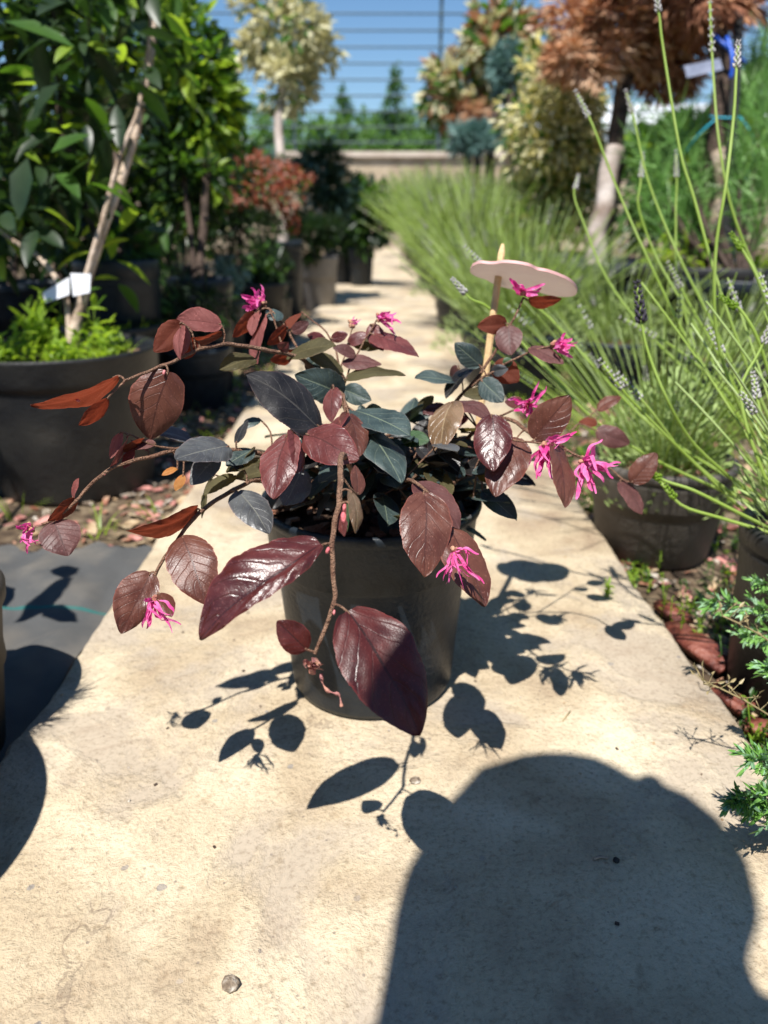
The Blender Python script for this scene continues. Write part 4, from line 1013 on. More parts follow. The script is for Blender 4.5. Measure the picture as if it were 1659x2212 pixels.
bigleaves(mb, 190, 300, 440, 640, zt + .02, zt + .1, 14, .06, (2, 1))
for bx, by, ex, ey in ((8, 45, 160, 82), (130, 180, 62, 245), (60, 340, 30, 470), (110, 330, 190, 280)):
    p = U(bx, by, zt - .07); e = U(ex, ey, zt - .07); lf(mb, p, e - p, Vector((0, -.5, 1)), (e - p).length, .04, 1 if ex > 100 else 0, .1)
for i in range(34):  # out-of-view leaves added to throw shadows on the ground cloth
    p = Vector((rnd.uniform(-.66, -.44), rnd.uniform(.34, .66), rnd.uniform(.24, .42))); d = rv(); d.z *= .3
    lf(mb, p, d, Vector((0, 0, 1)) + rv() * .4, rnd.uniform(.05, .08), rnd.uniform(.025, .035), 0, .1)
mb.build('foliage', ['g_dark', 'g_mid', 'g_lime'], tA)
trunk(tA, [U(-60, 450, zt + .05), Vector((-.62, .76, .40)), Vector((-.56, .55, .35)), Vector((-.55, .38, .34))], .005, .002, 'trunk', 'stem')  # unseen branch added to carry the shadow-casting leaves
mb = MB()
for i in range(26):
    a = rnd.random() * 6.28; r = rt * .66 * math.sqrt(rnd.random()); q = Vector((rc.x + r * math.cos(a), rc.y + r * math.sin(a), RZ - .02))
    grass_tuft(mb, q, 14, .05, .015, .0013, 0); weed_tuft(mb, q, 3, .045, .02, .017, 0)
for x, y in ((20, 700), (60, 690), (290, 740), (40, 640)):
    q = U(x, y, zt); q = q * .5 + Vector((rc.x, rc.y, 0)) * .5; q.z = RZ - .02; weed_tuft(mb, q, 7, .10, .02, .026, 0, .35)
mb.build('weeds', ['g_lime'], tA)
tg = thing('plant_tag', U(185, 610, zt - .02), 'white folded paper tag tied to the leaning stem above the large left pot', 'tag')
mb = MB(); A, B_, C_, D_ = U(93, 632, zt - .03), U(150, 598, zt - .03), U(150, 636, zt - .025), U(98, 655, zt - .028)
E_, F_, G_, H_ = U(196, 592, zt - .02), U(194, 632, zt - .02), U(158, 640, zt - .032), U(152, 590, zt - .032)
bk = Vector((0, .0012, 0))
mb.add([A, B_, C_, D_, A + bk, B_ + bk, C_ + bk, D_ + bk], [(0, 1, 2, 3), (7, 6, 5, 4), (0, 4, 5, 1), (2, 6, 7, 3), (0, 3, 7, 4), (1, 5, 6, 2)])
mb.add([H_, E_, F_, G_, H_ + bk, E_ + bk, F_ + bk, G_ + bk], [(0, 1, 2, 3), (7, 6, 5, 4), (0, 4, 5, 1), (2, 6, 7, 3), (0, 3, 7, 4), (1, 5, 6, 2)])
mb.build('label_strip', 'paper', tg, False)
mb = MB(); tube(mb, smoothpts([U(165, 615, zt - .03), U(172, 628, zt - .018), U(190, 622, zt - .015), U(186, 606, zt - .02)], 4), .0012, 5); mb.build('tie', 'stake', tg)

# generic potted plants of the beds
def potted(name, label, cat, rx, ry, RZ_, rpx, m, cr, group=None, tr=None, soil='soil', potlabel=None, extra=None, taper=.78):
    """rx, ry = rim centre as seen; cr = [(x, y, zoff, rxp, ryp, n, L, asp, style, mats, slots, clumps)]"""
    c = GP(rx, ry, RZ_); z = depth(c); r = rpx / F * z; base = Vector((c.x, c.y, ZG))
    t = thing(name, base, label, cat, group)
    H = RZ_ - ZG; pot(t, base, r, r * taper, H, m, soil, .88, pot_prof(r, r * taper, H))
    if tr:
        for (pts, r0, r1, mm) in tr:
            P = [U(a, b, z + dz) for a, b, dz in pts]; P[0] = Vector((P[0].x, P[0].y, RZ_ - .03)); trunk(t, P, r0, r1, mm)
    for (x, y, dz, rxp, ryp, n, L, asp, style, mats, slots, cl) in cr:
        zz = z + dz; k = zz / F; mb = MB()
        crown(mb, U(x, y, zz), (rxp * k, rxp * k * .85, ryp * k), n, L, asp, mats, cl, .34, style)
        mb.build('foliage', slots, t)
    if extra: extra(t, c, z, r)
    return t, c, z, r
DG = ['g_dark', 'g_mid', 'g_lime']
# second pot behind the large one
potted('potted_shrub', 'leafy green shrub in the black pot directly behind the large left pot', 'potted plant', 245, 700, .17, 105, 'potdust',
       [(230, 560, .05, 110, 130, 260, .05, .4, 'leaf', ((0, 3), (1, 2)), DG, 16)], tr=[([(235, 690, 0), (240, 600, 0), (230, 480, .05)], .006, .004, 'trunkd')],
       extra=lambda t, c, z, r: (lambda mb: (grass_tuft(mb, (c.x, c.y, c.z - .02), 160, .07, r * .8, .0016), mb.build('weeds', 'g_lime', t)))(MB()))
# dwarf pine with long bright needles
def pine(name, label, rx, ry, RZ_, rpx, tufts, nl, slots, m='pot', cat='potted plant', group=None, cand=80):
    c = GP(rx, ry, RZ_); z = depth(c); r = rpx / F * z; base = Vector((c.x, c.y, ZG)); t = thing(name, base, label, cat, group)
    H = RZ_ - ZG; pot(t, base, r, r * .8, H, m, 'soil', .88, pot_prof(r, r * .8, H))
    mb = MB(); mt = MB(); hub = Vector((c.x, c.y, RZ_ - .02))
    for (x, y, dz) in tufts:
        p = U(x, y, z + dz); tube(mt, smoothpts([hub, hub * .4 + p * .6 + Vector((0, 0, -.03)), p], 4), [.006 - .0004 * i for i in range(9)], 6)
        up = (p - hub).normalized() + Vector((0, 0, .6))
        for i in range(cand):
            u = rnd.random(); q = p + (up.normalized() * (u - .5) * nl * 1.6)
            needle(mb, q, (up.normalized() * .7 + rv()).normalized(), nl * rnd.uniform(.7, 1.1), nl * .022, rnd.choice((0, 0, 1)))
    mt.build('trunk', 'trunkd', t); mb.build('foliage', slots, t)
    return t
pine('potted_pine', 'small dark pine with long needle tufts between the leaning stems and the red-tipped shrub', 380, 690, .12, 60,
     [(345, 400, 0), (325, 440, .05), (380, 450, 0), (350, 500, 0), (400, 520, .05), (330, 540, .05), (390, 590, 0), (430, 560, .05), (360, 620, 0)], .055, ['g_dark', 'jun'], cand=110)
potted('potted_shrub', 'dark shrub with red young tips in a black pot in the left row', 'potted plant', 520, 640, .13, 85, 'pot',
       [(520, 450, .05, 125, 120, 1500, .026, .45, 'leaf', ((0, 6), (1, 1)), ['g_dark', 'g_mid'], 26), (550, 400, -.03, 125, 62, 800, .024, .45, 'leaf', ((0, 3), (1, 1)), ['redtip', 'g_mid'], 14), (625, 440, .0, 35, 50, 160, .024, .45, 'leaf', ((0, 3), (1, 1)), ['redtip', 'g_mid'], 7)],
       tr=[([(520, 640, 0), (515, 560, 0), (525, 480, .05)], .008, .005, 'trunkd')])
potted('potted_conifer', 'low dark conifer in a black pot in shade beside the left bed edge', 'potted plant', 420, 748, .11, 78, 'pot',
       [(430, 660, .03, 80, 60, 420, .032, .09, 'needle', ((0, 5), (1, 1)), ['g_dark', 'jun'], 16)])
potted('potted_conifer', 'small blue-green spruce cushion between dark shrubs in the left row', 'potted plant', 480, 650, .16, 48, 'pot',
       [(482, 600, .02, 48, 40, 520, .022, .12, 'needle', ((0, 3), (1, 1)), ['g_blue', 'g_dark'], 16)])
potted('potted_conifer', 'dark broad conifer behind the small blue-green spruce cushion', 'potted plant', 560, 610, .18, 60, 'potdust',
       [(545, 520, .1, 80, 85, 900, .035, .1, 'needle', ((0, 4), (1, 1)), ['g_dark', 'jun'], 20)])
potted('potted_shrub', 'tall bright green leafy shrub behind the dwarf pine in the left row', 'potted plant', 430, 600, .25, 70, 'pot',
       [(415, 170, .1, 120, 185, 2200, .042, .42, 'leaf', ((0, 3), (1, 2), (2, 5)), DG, 40), (400, 370, .1, 120, 120, 1300, .042, .42, 'leaf', ((0, 4), (1, 2), (2, 2)), DG, 18)],
       tr=[([(430, 600, 0), (440, 430, .05), (455, 250, .1), (450, 60, .1)], .011, .006, 'trunkd'), ([(425, 600, 0), (400, 420, .05), (385, 300, .1)], .007, .005, 'trunkd')])
potted('potted_tree', 'leafy green tree at the back left with sky showing through its bright leaves', 'potted tree', 250, 560, .30, 90, 'pot',
       [(200, 150, .3, 230, 230, 2000, .05, .45, 'leaf', ((0, 5), (1, 2), (2, 1)), DG, 34)],
       tr=[([(250, 560, 0), (255, 380, .1), (230, 200, .2)], .014, .007, 'trunkd')])
potted('potted_tree', 'standard tree with pale variegated crown on a whitish stem in the left row', 'potted tree', 612, 520, .30, 42, 'pot',
       [(620, 60, .1, 118, 100, 1500, .050, .45, 'leaf', ((0, 5), (1, 2)), ['cream', 'g_mid'], 24), (630, 180, .1, 85, 65, 650, .045, .45, 'leaf', ((0, 5), (1, 2)), ['cream', 'g_mid'], 12)],
       tr=[([(612, 520, 0), (610, 400, .05), (603, 300, .1), (608, 190, .1)], .022, .017, 'trunkw')])
potted('potted_conifer', 'blue-grey low conifer below the whitish stem of the variegated tree', 'potted plant', 590, 520, .27, 34, 'pot',
       [(580, 370, .1, 60, 45, 500, .06, .12, 'needle', ((0, 3), (1, 1)), ['g_blue', 'g_dark'], 14)])
potted('potted_conifer', 'upright dark green conifer in a grey pot at the left edge of the far path', 'potted plant', 688, 553, .22, 42, 'potgrey',
       [(698, 410, .05, 58, 95, 1700, .05, .12, 'needle', ((0, 4), (1, 2)), ['g_dark', 'g_blue'], 26), (685, 505, -.1, 62, 48, 900, .045, .12, 'needle', ((0, 4), (1, 1)), ['g_dark', 'g_mid'], 12)],
       tr=[([(684, 553, 0), (686, 500, 0), (690, 440, .02)], .014, .01, 'trunk')])
potted('potted_shrub', 'loose green shrub at the far left end of the path before the sandy wall', 'potted plant', 780, 535, .22, 28, 'pot',
       [(795, 465, -.1, 60, 75, 1000, .07, .45, 'leaf', ((0, 2), (1, 2)), ['g_dark', 'g_mid'], 18)], tr=[([(785, 535, 0), (792, 480, 0), (795, 420, 0)], .014, .01, 'trunk')])
potted('potted_shrub', 'dark green shrub just before the loose green one at the far left end', 'potted plant', 735, 540, .2, 34, 'pot',
       [(740, 500, -.1, 52, 60, 900, .055, .45, 'leaf', ((0, 4), (1, 1)), ['g_dark', 'g_mid'], 18)])
HB = []
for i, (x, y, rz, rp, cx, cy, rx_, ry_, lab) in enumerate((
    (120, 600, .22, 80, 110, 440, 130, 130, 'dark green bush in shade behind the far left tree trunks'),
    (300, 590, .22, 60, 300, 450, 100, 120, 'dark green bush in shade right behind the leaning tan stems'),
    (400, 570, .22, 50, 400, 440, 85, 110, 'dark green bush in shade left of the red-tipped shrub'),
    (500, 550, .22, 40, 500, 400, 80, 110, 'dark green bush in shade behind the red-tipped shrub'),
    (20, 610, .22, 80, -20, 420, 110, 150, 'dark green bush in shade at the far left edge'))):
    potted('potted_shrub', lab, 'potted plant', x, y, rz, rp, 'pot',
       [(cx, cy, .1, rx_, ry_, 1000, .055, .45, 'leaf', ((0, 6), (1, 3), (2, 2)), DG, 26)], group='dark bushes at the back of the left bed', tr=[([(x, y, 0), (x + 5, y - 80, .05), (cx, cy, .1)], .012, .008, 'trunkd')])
for i, (x, y) in enumerate(((590, 640), (636, 590))):
    potted('potted_shrub', ('nearer small shrub in a black pot at the left bed edge', 'farther small shrub in a black pot at the left bed edge')[i], 'potted plant', x, y, .13, 40 - 8 * i, 'potdust',
           [(x - 8, y - 35, -.05, 58, 48, 700, .03, .45, 'leaf', ((0, 3), (1, 1)), ['g_dark', 'g_mid'], 12)])
# near pot with a pine at the left edge of the frame, and its neighbour beside the camera
def nearpot(c, rt_, H, m, label, ntuft, zr, side=0):
    t = thing('potted_pine', c, label, 'potted plant'); pot(t, c, rt_, rt_ * .74, H, m, 'potsoil', .85, pot_prof(rt_, rt_ * .74, H, .014))
    mb = MB(); mt = MB(); hub = Vector(c) + Vector((0, 0, H * .8))
    for i in range(ntuft):
        a = rnd.random() * 6.28; r = rnd.uniform(.3, 1) * rt_ * 1.0
        p = Vector(c) + Vector((r * math.cos(a) , r * math.sin(a), H + rnd.uniform(*zr)))
        if side: p = Vector(c) + Vector((rnd.uniform(-.02, .045), rnd.uniform(-.14, -.04), H + rnd.uniform(.06, .18)))
        tube(mt, smoothpts([hub, (hub + p) / 2, p], 3), .0025, 5); up = ((p - hub).normalized() + Vector((0, 0, .3))).normalized()
        for k in range(60):
            needle(mb, p + up * rnd.uniform(-.04, .02), (up + rv() * .9).normalized(), rnd.uniform(.03, .05), .0012, rnd.choice((0, 1)))
    mt.build('trunk', 'trunkd', t); mb.build('foliage', ['g_dark', 'jun'], t)
nearpot(Vector((-.372, .485, ZG)), .086, .150, 'pottan', 'brown pot cut by the left edge of the photo beside the ground cloth', 60, (.05, .19), 1)
nearpot(Vector((-.413, .275, ZG)), .14, .25, 'pot', 'black pot beside the photographer whose shadow falls on the lower left concrete', 4, (.01, .04))

# ================================================================= right side
def spikes(lst, mats, parent):
    for q in lst:
        m_ = MB(); spike(m_, *q); m_.build('flower_spike', mats, parent)
def lavender(rx, ry, RZ_, rpx, nst, H, label, lean=(0, 0), m='potdust', leafn=500, spk=.6, w_=.0011, sp=1.5):
    c = GP(rx, ry, RZ_); z = depth(c); r = rpx / F * z; base = Vector((c.x, c.y, ZG))
    t = thing('potted_lavender', base, label, 'potted plant', 'potted lavenders in the right row')
    Hh = RZ_ - ZG; pot(t, base, r, r * .8, Hh, m, 'soil', .88, pot_prof(r, r * .8, Hh))
    mb = MB(); sp_ = []
    w_ *= .72
    for i in range(int(nst * 1.5)):
        a = rnd.random() * 6.28; q = math.sqrt(rnd.random()); p = c + Vector((r * .5 * q * math.cos(a), r * .5 * q * math.sin(a), -.01))
        d = Vector((math.cos(a) * q * .95 + lean[0], math.sin(a) * q * .95 + lean[1], 1.0)) + rv() * .25; d.normalize()
        L = H * rnd.uniform(.6, 1.1); bend = rnd.uniform(.02, .16)
        P = [p + d * L * u + Vector((d.x, d.y, -.4)) * L * bend * u * u for u in (0, .3, .6, .85, 1)]
        tube(mb, smoothpts(P, 2), w_, 3, rnd.choice((0, 0, 1)), False)
        if rnd.random() < spk * .6 and len(sp_) < 60: sp_.append((P[-2], P[-1], w_ * 3.4, 5, rnd.choice((0, 1))))
    for i in range(leafn):
        q = rv(); p = c + Vector((q.x * r * sp, q.y * r * sp, abs(q.z) * H * .45 - (q.x * q.x + q.y * q.y) * .06)); d = (Vector((q.x, q.y, .8)) + rv() * .5).normalized()
        lf(mb, p, d, rv(), .028 * (H / .45), .0035, 2, .1)
    mb.build('stems', ['lav', 'lavg', 'lavg'], t); spikes(sp_, ['lavp', 'g_grey'], t)
    return t, c, z, r
def spike(mb, a, b, r, n=7, mi=0):
    ax = b - a; L = max(ax.length, .02); d = ax.normalized(); s, t = perp(d)
    for k in range(n):
        c = a + d * L * (k / n) ** 1.1
        for j in range(4):
            g = j * math.pi / 2 + k * .8; o = s * math.cos(g) + t * math.sin(g)
            rr = r * (1 - .45 * k / n)
            p = c + o * rr * .4; dd = (d + o * .55).normalized(); q, w2 = perp(dd)
            mb.add([p, p + dd * rr * 1.0 + q * rr * .5, p + dd * rr * 1.0 - q * rr * .5, p + dd * rr * 1.0 + w2 * rr * .5, p + dd * rr * 1.0 - w2 * rr * .5, p + dd * rr * 2.1],
                   [(0, 1, 3), (0, 3, 2), (0, 2, 4), (0, 4, 1), (1, 5, 3), (3, 5, 2), (2, 5, 4), (4, 5, 1)], mi)
LAV = [
 (1432, 985, .10, 152, 110, .24, 'grey-leaved lavender in the nearest whole dusty black pot right of the concrete', (-.15, -.1), 'potbrown', 2200, .25, .0010),
 (1115, 712, .13, 120, 330, .30, 'lavender in a black pot right behind the plant marker at the path edge', (-.1, 0), 'pot', 1700, .25, .0012),
 (1330, 730, .12, 100, 90, .22, 'tall lavender behind the nearest whole lavender pot, away from the path', (-.1, -.1), 'pot', 1200, .3, .0012),
 (1020, 610, .165, 85, 420, .42, 'third lavender from the front along the right edge of the path', (-.05, 0), 'pot', 1500, .3, .0016),
 (960, 560, .165, 60, 380, .52, 'fourth lavender from the front along the right edge of the path', (-.05, 0), 'pot', 1400, .3, .0022),
 (925, 535, .165, 42, 360, .62, 'fifth lavender from the front along the right edge of the path', (0, 0), 'pot', 1200, .3, .0032),
 (905, 520, .165, 32, 340, .72, 'farthest lavender at the right edge of the path before the sandy wall', (0, 0), 'pot', 1000, .25, .0045),
 (1000, 540, .165, 50, 380, .60, 'lavender of the second rank behind the fourth one along the path', (0, 0), 'pot', 400, .3, .0030),
 (1080, 570, .165, 70, 360, .46, 'lavender of the second rank in front of the yellow variegated shrub', (0, 0), 'pot', 500, .3, .0022),
 (1560, 770, .10, 90, 70, .20, 'sparse lavender far right behind the nearest whole lavender pot', (0, 0), 'pot', 500, .3, .0013),
]
for i, q in enumerate(LAV): lavender(*q[:7], lean=q[7], m=q[8], leafn=q[9], spk=q[10], w_=q[11], sp=1.5 if i else .95)
# long near stems of the lavender whose pot is cut by the right edge
RZn = .14; cn_ = GP(1805, 1140, RZn); zn = depth(cn_); rn = 185 / F * zn
tN = thing('potted_lavender', (cn_.x, cn_.y, ZG), 'lavender with very long pale stems in the pot cut by the right edge', 'potted plant', 'potted lavenders in the right row')
pot(tN, (cn_.x, cn_.y, ZG), rn, rn * .82, RZn - ZG, 'potdust', 'soil', .88, pot_prof(rn, rn * .82, RZn - ZG))
HS = [
 ([(1720, 1130, .74), (1560, 1060, .72), (1400, 985, .70), (1270, 895, .68), (1150, 765, .67), (1060, 668, .66), (1016, 645, .66)], (975, 600), 0),
 ([(1740, 1120, .78), (1590, 1040, .78), (1420, 930, .78), (1290, 800, .78), (1180, 680, .78), (1060, 590, .78)], (1000, 528), 0),
 ([(1700, 1150, .66), (1610, 1060, .64), (1500, 960, .62), (1440, 860, .60), (1400, 760, .60), (1387, 700, .60)], (1375, 603), 1),
 ([(1760, 1110, .80), (1640, 960, .80), (1500, 760, .80), (1400, 560, .80), (1330, 400, .80), (1280, 270, .80)], (1240, 190), 0),
 ([(1770, 1100, .85), (1640, 900, .85), (1540, 700, .85), (1460, 540, .85), (1400, 390, .85), (1370, 260, .85)], (1350, 190), 0),
 ([(1780, 1100, .74), (1660, 900, .72), (1560, 640, .70), (1500, 430, .70), (1468, 320, .70), (1432, 100, .70), (1425, 40, .70)], (1416, -20), 0),
 ([(1740, 1080, .72), (1640, 960, .68), (1555, 760, .64), (1545, 560, .62), (1568, 400, .61), (1585, 250, .61), (1590, 165, .61)], (1595, 85), 0),
 ([(1790, 1000, .80), (1680, 700, .78), (1590, 480, .76), (1555, 320, .75), (1540, 150, .75)], (1532, -30), 0),
 ([(1740, 1090, .9), (1600, 900, .9), (1500, 700, .9), (1420, 560, .9), (1380, 450, .9), (1383, 400, .9)], (1390, 325), 0),
 ([(1720, 1120, .95), (1560, 900, .95), (1470, 640, .95), (1460, 480, .95), (1462, 400, .95)], (1460, 320), 0),
 ([(1730, 1100, .9), (1560, 880, .9), (1400, 720, .9), (1310, 600, .9), (1260, 480, .9), (1240, 420, .9)], (1250, 375), 0),
 ([(1760, 1060, .66), (1690, 900, .62), (1640, 740, .60), (1600, 670, .60)], (1570, 650), 2),
 ([(1760, 1030, .70), (1690, 760, .68), (1640, 610, .66), (1610, 550, .66)], (1580, 505), 2),
 ([(1720, 1150, .72), (1600, 1080, .70), (1480, 980, .68), (1400, 880, .66)], (1330, 800), 0),
 ([(1740, 1150, .70), (1620, 1110, .68), (1510, 1010, .66), (1360, 860, .64)], (1290, 770), 0),
 ([(1760, 1120, .82), (1650, 960, .8), (1560, 780, .8), (1480, 640, .8)], (1440, 560), 0),
 ([(1760, 1120, .86), (1620, 900, .84), (1520, 800, .84), (1440, 740, .84)], (1330, 680), 0),
 ([(1700, 1160, .62), (1600, 1110, .60), (1500, 1060, .60), (1440, 1040, .60)], (1390, 1015), 2),
 ([(1720, 1170, .60), (1640, 1000, .60), (1600, 850, .60), (1640, 760, .60)], (1670, 690), 0),
 ([(1730, 1170, .62), (1560, 1120, .62), (1470, 1090, .62)], (1420, 1030), 2),
 ([(1740, 1000, .62), (1665, 940, .60), (1640, 880, .6)], (1625, 800), 0),
]
mb = MB(); sp_ = []; sd = MB()
for pts, tip, k in HS:
    P = smoothpts([U(*q) for q in pts] + [U(tip[0], tip[1], pts[-1][2])], 4)
    tube(mb, P[:-1], [.0017 - .0006 * i / len(P) for i in range(len(P) - 1)], 5, 0)
    e = P[-1]; a = U(pts[-1][0], pts[-1][1], pts[-1][2])
    if k == 1: spike(sd, a, e, .0038, 9, 0)
    else: sp_.append((a * .8 + e * .2, e, .0026, 8, 0 if k == 0 else 1))
for i in range(34):
    a = rnd.random() * 6.28; q = rnd.random(); p = cn_ + Vector((rn * .5 * q * math.cos(a), rn * .5 * q * math.sin(a), -.01))
    d = Vector((-.25 + rnd.uniform(-.5, .6), .2 + rnd.uniform(-.5, .6), 1)).normalized(); L = rnd.uniform(.14, .28)
    P = [p + d * L * u + Vector((d.x, d.y, -.3)) * L * .14 * u * u for u in (0, .3, .6, .85, 1)]
    tube(mb, smoothpts(P, 2), .0010, 4, rnd.choice((0, 0, 1)), False)
    if rnd.random() < .4: sp_.append((P[-2], P[-1], .0028, 6, 0))
for i in range(500):
    q = rv(); p = cn_ + Vector((q.x * rn, q.y * rn, abs(q.z) * .10)); lf(mb, p, (Vector((q.x, q.y, .8)) + rv() * .5), rv(), .026, .003, 1, .1)
mb.build('stems', ['lav', 'lavg'], tN); spikes(sp_, ['lavp', 'g_lime'], tN)
o = sd.build('flower_spike', 'lavd', tN); o['label'] = 'darkest flower spike of the lavender'

# juniper whose sprigs reach in over the path edge
RZj = .12; cj = GP(2080, 1560, RZj); zj = depth(cj)
tJ = thing('potted_juniper', (cj.x, cj.y, ZG), 'juniper with green sprigs reaching in from the lower right edge of the photo', 'potted plant')
pot(tJ, (cj.x, cj.y, ZG), 170 / F * zj, 145 / F * zj, RZj - ZG, 'pot', 'soil', .88)
mb = MB()
def sprig(pts, n, L, w, side=3):
    P = smoothpts([U(*q) for q in pts], 5); mt = MB(); tube(mt, P, [.0016 - .0009 * i / len(P) for i in range(len(P))], 5); mt.build('branch', 'trunkd', tJ)
    for i, p in enumerate(P[4:]):
        d = (P[min(i + 5, len(P) - 1)] - P[i + 3]).normalized(); s, t = perp(d)
        for j in range(side):
            g = rnd.random() * 6.28; o = s * math.cos(g) + t * math.sin(g); l = L * rnd.uniform(1.2, 3.2) * (1 - .6 * i / len(P))
            dd = (d * .8 + o * .75).normalized()
            for m_ in range(n):
                u = m_ / n; q = p + dd * l * u; nd = (dd + rv() * .8).normalized()
                needle(mb, q, nd, L * rnd.uniform(.7, 1.1), w, rnd.choice((0, 0, 1)))
    for m_ in range(14): needle(mb, P[-1], ((P[-1] - P[-3]).normalized() + rv() * .5).normalized(), L, w, rnd.choice((0, 1)))
Wj = .0021
sprig([(1800, 1400, .60), (1720, 1330, .60), (1640, 1315, .60), (1548, 1298, .595)], 12, .0075, Wj, 4)
sprig([(1800, 1380, .60), (1740, 1310, .60), (1690, 1270, .60), (1640, 1262, .60)], 9, .007, Wj, 3)
sprig([(1800, 1400, .60), (1720, 1370, .60), (1660, 1370, .60), (1612, 1372, .60)], 9, .007, Wj, 3)
sprig([(1830, 1650, .48), (1740, 1660, .47), (1680, 1650, .47), (1628, 1640, .465)], 9, .0075, Wj, 3)
sprig([(1830, 1680, .46), (1740, 1720, .45), (1670, 1730, .45), (1590, 1722, .445)], 12, .0075, Wj, 4)
sprig([(1830, 1690, .46), (1750, 1750, .45), (1690, 1760, .45), (1630, 1748, .45)], 10, .0075, Wj, 3)
sprig([(1850, 1500, .52), (1780, 1480, .52), (1700, 1460, .52), (1668, 1440, .52)], 10, .0075, Wj, 3)
mb.build('foliage', ['jun', 'junb'], tJ)

# big planters and trees at the right
def ex_weeds(H, n):
    def f(t, c, z, r):
        mb = MB(); weed_tuft(mb, (c.x, c.y, c.z - .02), n, H, r * .8, .03); grass_tuft(mb, (c.x, c.y, c.z - .02), n * 3, H, r * .8, .003); mb.build('weeds', 'g_lime', t)
    return f
potted('potted_tree', 'dead brown conifer with a pale leaning trunk in a large black planter on the right', 'potted tree', 1300, 562, .27, 165, 'pot',
       [(1325, 60, .0, 180, 110, 2400, .045, .10, 'spray', ((0, 4), (1, 2), (2, 3)), ['rust', 'rustd', 'rustl'], 34), (1285, 120, -.05, 105, 70, 800, .045, .10, 'spray', ((0, 4), (2, 4), (1, 1)), ['rust', 'rustd', 'rustl'], 14), (1450, 110, .05, 80, 95, 1100, .05, .12, 'spray', ((0, 3), (1, 5)), ['rust', 'rustd'], 14)],
       tr=[([(1280, 562, 0), (1292, 500, 0), (1310, 400, 0), (1328, 320, 0)], .030, .026, 'trunkw'), ([(1328, 325, 0), (1340, 240, 0), (1352, 150, 0), (1352, 40, 0)], .026, .02, 'trunkd')])
potted('potted_shrub', 'dense yellow variegated shrub before the dead brown conifer', 'potted plant', 1205, 545, .275, 85, 'pot',
       [(1205, 285, .0, 128, 165, 3800, .036, .45, 'leaf', ((0, 5), (1, 1), (2, 6)), ['yellow', 'g_mid', 'cream'], 36), (1205, 440, .1, 120, 90, 1500, .036, .45, 'leaf', ((0, 4), (1, 2), (2, 2)), ['yellow', 'g_mid', 'cream'], 20)],
       tr=[([(1205, 545, 0), (1205, 450, .05), (1200, 350, .1)], .012, .008, 'trunkd')])
tP, cP, zP, rP = potted('potted_tree', 'dark straight trunk with lopped crown above the wide black planter at the right', 'potted tree', 1540, 570, .27, 185, 'potdust',
       [(1500, -30, .0, 170, 70, 900, .065, .12, 'spray', ((0, 3), (1, 5)), ['rust', 'rustd'], 18)],
       tr=[([(1562, 570, 0), (1568, 450, 0), (1562, 330, 0)], .032, .029, 'trunk'), ([(1562, 335, 0), (1562, 200, 0), (1553, 80, 0), (1545, -60, 0)], .029, .024, 'trunkd')], extra=ex_weeds(.09, 30))
pine('potted_pine', 'bushy green pine filling the right edge behind the dark straight trunk', 1600, 600, .25, 120,
     [(1470, 330, .2), (1500, 390, .2), (1440, 420, .2), (1530, 330, .3), (1480, 460, .2), (1420, 480, .2), (1610, 250, .2), (1650, 200, .3), (1640, 300, .1), (1600, 360, .1), (1655, 380, 0), (1600, 440, .1), (1650, 470, 0), (1520, 500, .2), (1400, 380, .3), (1440, 330, .4), (1620, 180, .3), (1500, 300, .4), (1650, 120, .4)], .11, ['jun', 'g_mid'], cand=150)
# stake, tie, tags
stk = thing('stake', U(1590, 560, zP - .05), 'thin black wooden stake leaning beside the dark straight trunk', 'stake')
mb = MB(); tube(mb, [U(1572, 590, zP - .06), U(1583, 300, zP - .06), U(1597, 25, zP - .06)], [.014, .013, .013], 4); mb.build('post', 'stake', stk, False)
def ring(c, rx_, rz_, tilt, r, m, name, label):
    t = thing(name, c, label, 'tie'); mb = MB(); P = []
    for k in range(25):
        a = 2 * math.pi * k / 24; P.append(Vector(c) + Vector((rx_ * math.cos(a), .045 * math.sin(a) - .0, rz_ * math.sin(a) + tilt * math.cos(a))))
    tube(mb, P, r, 6); mb.build('cord', m, t)
ring(U(1574, 105, zP - .03), .045, .02, -.03, .005, 'blue', 'tree_tie', 'blue tie looped round the dark trunk and its stake near the top')
mb = MB(); tube(mb, smoothpts([U(1570, 80, zP - .09), U(1583, 130, zP - .1), U(1578, 170, zP - .09)], 4), .005, 6)
tag(mb.build('tree_tie', 'blue', None, origin=U(1578, 120, zP - .09)), 'blue loose end of strap hanging beside the black stake', 'tie')
ring(U(1566, 252, zP - .03), .036, .008, .0, .0022, 'cyan', 'tree_tie', 'light blue cord tied round the dark trunk halfway up')
mb = MB(); tube(mb, smoothpts([U(1600, 255, zP - .08), U(1618, 280, zP - .08), U(1632, 320, zP - .06), U(1610, 390, zP - .06)], 4), .002, 5)
tube(mb, smoothpts([U(1545, 258, zP - .08), U(1510, 290, zP - .06), U(1480, 330, zP)], 4), .002, 5)
tag(mb.build('cord', 'cyan', None, origin=U(1600, 280, zP)), 'light blue cord ends hanging among the green pine needles', 'cord')
tg = thing('plant_tag', U(1530, 150, zP - .1), 'blue-grey plastic tag hanging from the dark straight trunk', 'tag')
M['tagg'] = mat('grey_label', [(.16, .18, .24), (.26, .28, .36)], 30, .5)
mb = MB(); q = [U(1478, 142, zP - .12), U(1555, 126, zP - .1), U(1562, 150, zP - .1), U(1484, 168, zP - .12)]
mb.add(q + [p + Vector((0, .003, 0)) for p in q], [(0, 1, 2, 3), (7, 6, 5, 4), (0, 4, 5, 1), (2, 6, 7, 3), (0, 3, 7, 4), (1, 5, 6, 2)]); mb.build('label_strip', 'tagg', tg, False)

